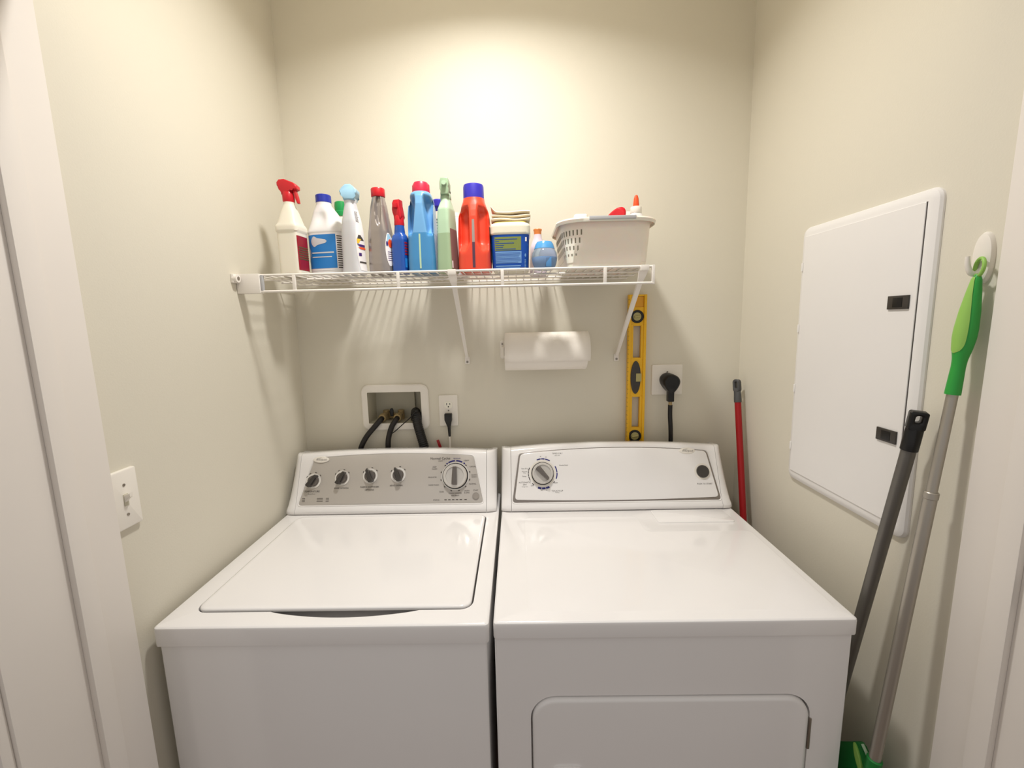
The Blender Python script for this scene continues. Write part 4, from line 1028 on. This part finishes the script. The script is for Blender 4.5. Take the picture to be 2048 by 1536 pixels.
# ------------------------------------------------------------ spirit level
LX0, LX1, LZ0, LZ1, LY0, LY1 = .4695, .5315, 1.0410, 1.6165, -.0265, -.0035
t = thing('spirit_level', 'yellow spirit level standing upright against the wall behind the dryer', 'spirit level', (.50, -.015, LZ0))
bm = NB()
box(bm, LX0, LX0 + .0090, LY0, LY1, LZ0, LZ1, .001); box(bm, LX1 - .0090, LX1, LY0, LY1, LZ0, LZ1, .001)
def zsp(a, b, y=-.0165): box(bm, LX0 + .008, LX1 - .008, LY0 + .004, LY1 - .004, a, b, .0008)
zc = (LZ0 + LZ1) / 2
zsp(LZ0, LZ0 + .012); zsp(LZ1 - .006, LZ1)
for zz in (LZ1 - .075, LZ0 + .075): zsp(zz - .032, zz + .032)
zsp(zc - .070, zc + .070)
for sgn in (-1, 1):       # inner rails of the windows
    a, b = sorted((zc + sgn * .066, zc + sgn * (.2875 - .103)))
    box(bm, LX0 + .008, LX0 + .0175, LY0 + .003, LY1 - .003, a, b, .0008); box(bm, LX1 - .0175, LX1 - .008, LY0 + .003, LY1 - .003, a, b, .0008)
fr = obj('frame', bm, 'yellow', t, 30)
bm = NB(); zc2 = (LZ0 + LZ1) / 2
box(bm, LX0 + .0095, LX1 - .0095, LY0 + .006, LY1 - .006, LZ1 - .044, LZ1 - .007, .0006); obj('end_web', bm, 'yellowd', t)
xm = (LX0 + LX1) / 2 - .0015
for zz in (LZ1 - .075, LZ0 + .075):
    bm = NB(); lathe(bm, [(.0225, 0), (.0225, .003), (.0215, .004), (.0150, .004), (.0145, .0012), (.0142, .0012)], (xm, LY0 + .004, zz), (0, -1, 0), 36); rg = obj('vial_ring', bm, 'black', t)
    bm = NB(); lathe(bm, [(.0143, 0), (.0143, .0025), (.012, .003)], (xm, LY0 + .004, zz), (0, -1, 0), 28); cyl(bm, (xm - .011, LY0 - .0005, zz - .002), (xm + .011, LY0 - .0005, zz + .002), .004, n=12); obj('vial', bm, 'vial', rg)
bm = NB()
P = [(xm - .0015 + .0175 * math.cos(a), zc2 + .0585 * math.sin(a)) for a in [2 * PI * i / 44 for i in range(44)]]
prism(bm, P, LY0 + .0005, LY0 + .005, .0008); ce = obj('center_plate', bm, 'darkgrey', t)
bm = NB(); box(bm, xm - .0005, xm + .0185, LY0 - .001, LY0 + .004, zc2 - .0145, zc2 + .0145, .001); obj('vial', bm, 'vial', ce)
bm = NB()
for k in range(36):
    z = LZ0 + .012 + k * .0156; w = .004 if k % 2 else .0022
    box(bm, LX0 - .00035, LX0 + .001, LY0 + .0015, LY0 + .0015 + w * 2, z, z + .0012); box(bm, LX0 + .0003, LX0 + .0003 + w * .5, LY0 - .0003, LY0 + .0005, z, z + .0012)
obj('ruler_marks', bm, 'ink', fr, 0)

# ------------------------------------------------------------ electrical panel on the right wall
xw = 0.8675
t = thing('breaker_panel', 'white steel electrical panel cover with a hinged door on the right wall', 'electrical panel', (xw, -.51, 1.42))
TR = lambda p: Vector((XR(p[1]) - p[2] + .0, -p[0], p[1]))      # local x = -y
p0, p1, q0, q1 = .3180, .6990, 1.0700, 1.7640
bm = NB()
stack(bm, [[TR((x, y, z)) for x, y in rrect(p0 + i, p1 - i, q0 + i, q1 - i, max(.022 - i * .8, .004), 6)] for i, z in ((0, -.001), (0, .004), (.003, .0085), (.010, .0115), (.016, .0125))])
obj('cover_frame', bm, 'panelsteel', t, 30)
bm = NB(); a0, a1, b0, b1 = .3360, .6760, 1.0960, 1.7400
stack(bm, [[TR((x, y, z)) for x, y in rrect(a0 + i, a1 - i, b0 + i, b1 - i, .002, 2)] for i, z in ((0, .0120), (0, .0143), (.0008, .0150))])
dr = obj('door', bm, 'panelsteel', t, 30)
bm = NB(); stack(bm, [[TR((x, y, z)) for x, y in ((a1 - .002, b0), (a1 + .0016, b0), (a1 + .0016, b1), (a1 - .002, b1))] for z in (.0120, .0129)]); obj('door_edge_shade', bm, 'ink', t)  # thin dark strip; the shadow at the door's edge is put into its colour
for yc, z in ((.6395, 1.5555), (.6425, 1.2795)):
    bm = NB(); box(bm, XR(z) - .0185, XR(z) - .0145, -yc - .0240, -yc + .0240, z - .0135, z + .0135, .0008); l = obj('latch', bm, 'darkgrey', dr, label='black rectangular latch')
    bm = NB(); box(bm, XR(z) - .0192, XR(z) - .0184, -yc - .0110, -yc + .0110, z - .0095, z + .0095, .0003); obj('latch_slider', bm, 'black', l)
for z in (1.662, 1.498, 1.332, 1.1665):
    bm = NB(); box(bm, XR(z) - .0152, XR(z) - .010, -.3345, -.3275, z - .011, z + .011, .0008); obj('hinge', bm, 'panelsteel', t)
# small dab on the wall / light switch
t = thing('light_switch', 'white toggle light switch on the left wall beside the door trim', 'light switch', (-.70, -.735, 1.20))
TLs = lambda p: Vector((XL(1.2) + p[2], p[0], p[1]))
bm = NB(); slab(bm, -.7690, -.7040, 1.1450, 1.2625, .004, -.001, .0085, .0035, 4, T=TLs); obj('cover_plate', bm, 'whitep', t)
bm = NB(); slab(bm, -.7405, -.7305, 1.191, 1.215, .001, .0080, .0098, .0006, 2, T=TLs); sw = obj('toggle_slot', bm, 'boxgrey', t)
bm = NB(); xs_ = XL(1.2); stack(bm, [[Vector((xs_ + dx, -.7355 + a, z + b)) for a, b in rrect(-w, w, -h, h, .001, 2)] for dx, w, h, z in ((.008, .0042, .0075, 1.204), (.013, .0040, .0055, 1.209), (.021, .0036, .0038, 1.214))]); obj('toggle', bm, 'whitep', sw)
for z in (1.2335, 1.1730):
    bm = NB(); cyl(bm, (xs_ + .0080, -.7355, z), (xs_ + .0096, -.7355, z), .0028, n=14); obj('screw', bm, 'screw', t)

# ------------------------------------------------------------ poles
t = thing('red_handled_broom', 'red broom handle with a grey hanging cap leaning in the back right corner', 'broom', (.845, -.30, 0))
pa = Vector((.8400, -.0500, 1.3190)); pb = Vector((.8260, -.3450, 0.0)); d = (pb - pa).normalized()
bm = NB(); cyl(bm, pa + d * .075, pb, .0105, n=20); obj('pole', bm, 'redpole', t)
def cap_with_hole(p, d, r, L, hole_c, hole_h, hole_w, nrm, flat=.0075, rt=.008):
    """sleeve that ends in a flat tab with a hanging hole"""
    bm = NB(); nrm = (nrm - d * nrm.dot(d)).normalized(); s = d.cross(nrm)
    zs = hole_c + hole_h + .008
    loops = []
    for k in range(7):
        z = zs + .002 + (L - zs - .002) * k / 6; fl = min(1, .62 + .38 * k / 4)
        loops.append([p + d * z + (s * math.cos(a) + nrm * math.sin(a) * fl) * r for a in [2 * PI * i / 28 for i in range(28)]])
    stack(bm, loops)
    o = lambda i: rrect(-r * .96 + i, r * .96 - i, 0 + i, zs + .006, rt, 6); h = lambda i: rrect(-hole_w - i, hole_w + i, hole_c - hole_h - i, hole_c + hole_h + i, min(hole_w, hole_h) * .8, 6)
    TT = lambda q: p + s * q[0] + d * q[1] + nrm * q[2]
    f1, g1 = holed(bm, o(.0015), h(.0012), TT, flat); f2, g2 = holed(bm, o(.0015), h(.0012), TT, -flat)
    def lp(P, z): return loopv(bm, [TT((x, y, z)) for x, y in P])
    fa, fb = lp(o(0), flat - .0015), lp(o(0), -flat + .0015); ga, gb = lp(h(0), flat - .0015), lp(h(0), -flat + .0015)
    ring_faces(bm, f1, fa); ring_faces(bm, fa, fb); ring_faces(bm, fb, f2); ring_faces(bm, g1, ga); ring_faces(bm, ga, gb); ring_faces(bm, gb, g2)
    return bm
bm = cap_with_hole(pa, d, .0120, .080, .020, .011, .0042, Vector((-.9, -.55, 0)), .008, .0105); obj('hanging_cap', bm, 'capgrey', t, 50)
t = thing('grey_mop_handle', 'dark grey metal handle with a black hanging cap leaning against the electrical panel', 'mop', (.81, -.54, 0))
pa = Vector((.8360, -.7310, 1.3500)); pb = Vector((.7980, -.5480, 0.0)); d = (pb - pa).normalized()
bm = NB(); cyl(bm, pa + d * .070, pb, .0118, n=24); obj('pole', bm, 'greypole', t)
bm = cap_with_hole(pa, d, .0140, .078, .0145, .0075, .0052, Vector((-.45, -.9, 0)), .009, .004); obj('hanging_cap', bm, 'black', t, 50)
# hook and green mop
t = thing('adhesive_hook', 'white oval adhesive wall hook on the right wall', 'wall hook', (.865, -.78, 1.62))
bm = NB(); xh = XR(1.62)
def ovl(k, x): return [Vector((x, -.7790 + .0155 * k * math.cos(a), 1.6220 + .0430 * k * math.copysign(abs(math.sin(a)) ** .85, math.sin(a)))) for a in [2 * PI * i / 36 for i in range(36)]]
stack(bm, [ovl(1, xh + .001), ovl(1, xh - .004), ovl(.93, xh - .0075), ovl(.7, xh - .0095)]); obj('hook_base', bm, 'whitep', t)
bm = NB(); tube(bm, [(xh - .006, -.779, 1.603), (xh - .014, -.778, 1.597), (xh - .021, -.777, 1.600), (xh - .0255, -.776, 1.612), (xh - .0270, -.776, 1.626)], (lambda u: .0055 - .0022 * u), 12, smooth=6); obj('hook_prong', bm, 'whitep', t)
t = thing('green_mop', 'mop with a green grip and silver telescopic pole hanging from the wall hook', 'mop', (.83, -.77, .60))
pa = Vector((xh - .0175, -.7870, 1.5950)); pb = Vector((.8000, -.7600, .6150)); d = (pb - pa).normalized()
nr = Vector((-.75, -.66, 0)); nr = (nr - d * nr.dot(d)).normalized(); sd = d.cross(nr)
bm = NB(); loops = []
GP = [(0.0, .0030, .004), (.006, .0062, .0065), (.03, .0095, .0095), (.06, .0130, .0120), (.09, .0150, .0135), (.105, .0150, .0135), (.125, .0130, .0125), (.142, .0100, .0105), (.155, .0094, .0100), (.20, .0108, .0108), (.204, .0108, .0108)]
LG = Loft([(z, a, b, 2, 0, 0) for z, a, b in GP])
FR = lambda q: pa + sd * q[0] + nr * q[1] + d * (q[2])
bm = NB(); zs = [i * .004 for i in range(52)]
stack(bm, [[FR(LG.pos(2 * PI * i / 32, z)) for i in range(32)] for z in zs]); gr = obj('grip', bm, 'green', t, 60)
bm = NB(); g = []
for j in range(31):
    v = j / 30; z = .004 + .128 * v; hw = D(8) + D(52) * math.sin(PI * min(1, v * .5 + .12) ) * (1 if v < .85 else math.sqrt(max(0.0, 1 - ((v - .85) / .15) ** 2)))
    g.append([bm.verts.new(FR(LG.pos(D(42) + hw * (i / 6 - 1), z, .0007))) for i in range(13)])
for j in range(30):
    for i in range(12): bm.faces.new((g[j][i], g[j][i + 1], g[j + 1][i + 1], g[j + 1][i]))
obj('grip_inlay', bm, 'lime', gr, 60, label='lime green inlay')
bm = NB(); cen = pa - d * .0120
tube(bm, [cen + d * (math.cos(a) * .0145) + (Vector((.35, .94, 0))) * math.sin(a) * .0115 for a in [2 * PI * i / 28 for i in range(28)]], .0028, 10, closed=True); obj('hanging_loop', bm, 'lime', t)
pm = pa + d * .385
bm = NB(); cyl(bm, pa + d * .203, pm + d * .03, .0080, n=24); obj('upper_pole', bm, 'alu', t)
bm = NB(); cyl(bm, pm, pm + d * .014, .0112, n=24, bev=.0015); cyl(bm, pm + d * .012, pb + d * .01, .0102, n=24); obj('lower_pole', bm, 'alu', t)
bm = NB(); cyl(bm, pb - d * .014, pb + d * .06, .0135, n=20, bev=.002); jo = obj('pole_joint', bm, 'dgreen', t)
# folded flat mop head below, seen at the frame's foot
bm = NB()
TM = lambda p: Vector((.810 - p[2], -p[0], p[1]))
HP = [(.640, .385), (.640, .536), (.6784, .5765), (.7180, .6215), (.7230, .6240), (.7276, .6193), (.7562, .6001), (.7900, .5200), (.8050, .385)]
prism(bm, HP, 0, .013, .0022, T=lambda p: TM((p[0], p[2], p[1]))); hdm = obj('mop_head', bm, 'dgreen', t)
bm = NB(); stack(bm, [[TM((.728 + .0085 * math.cos(a) * k - .012 * math.sin(a) * k, .590 + .026 * math.sin(a) * k, z)) for a in [2 * PI * i / 28 for i in range(28)]] for k, z in ((1, .013), (1, .016), (.8, .0175))]); obj('head_clip', bm, 'lime', hdm, label='lime oval clip')
bm = NB(); tube(bm, [TM((.7260, .6235, .007)), TM((.7600, .6000, .007)), TM((.7940, .5200, .007)), TM((.8090, .390, .007))], .0032, 8); obj('head_edge', bm, 'sage', hdm, label='pale edge of the mop head')
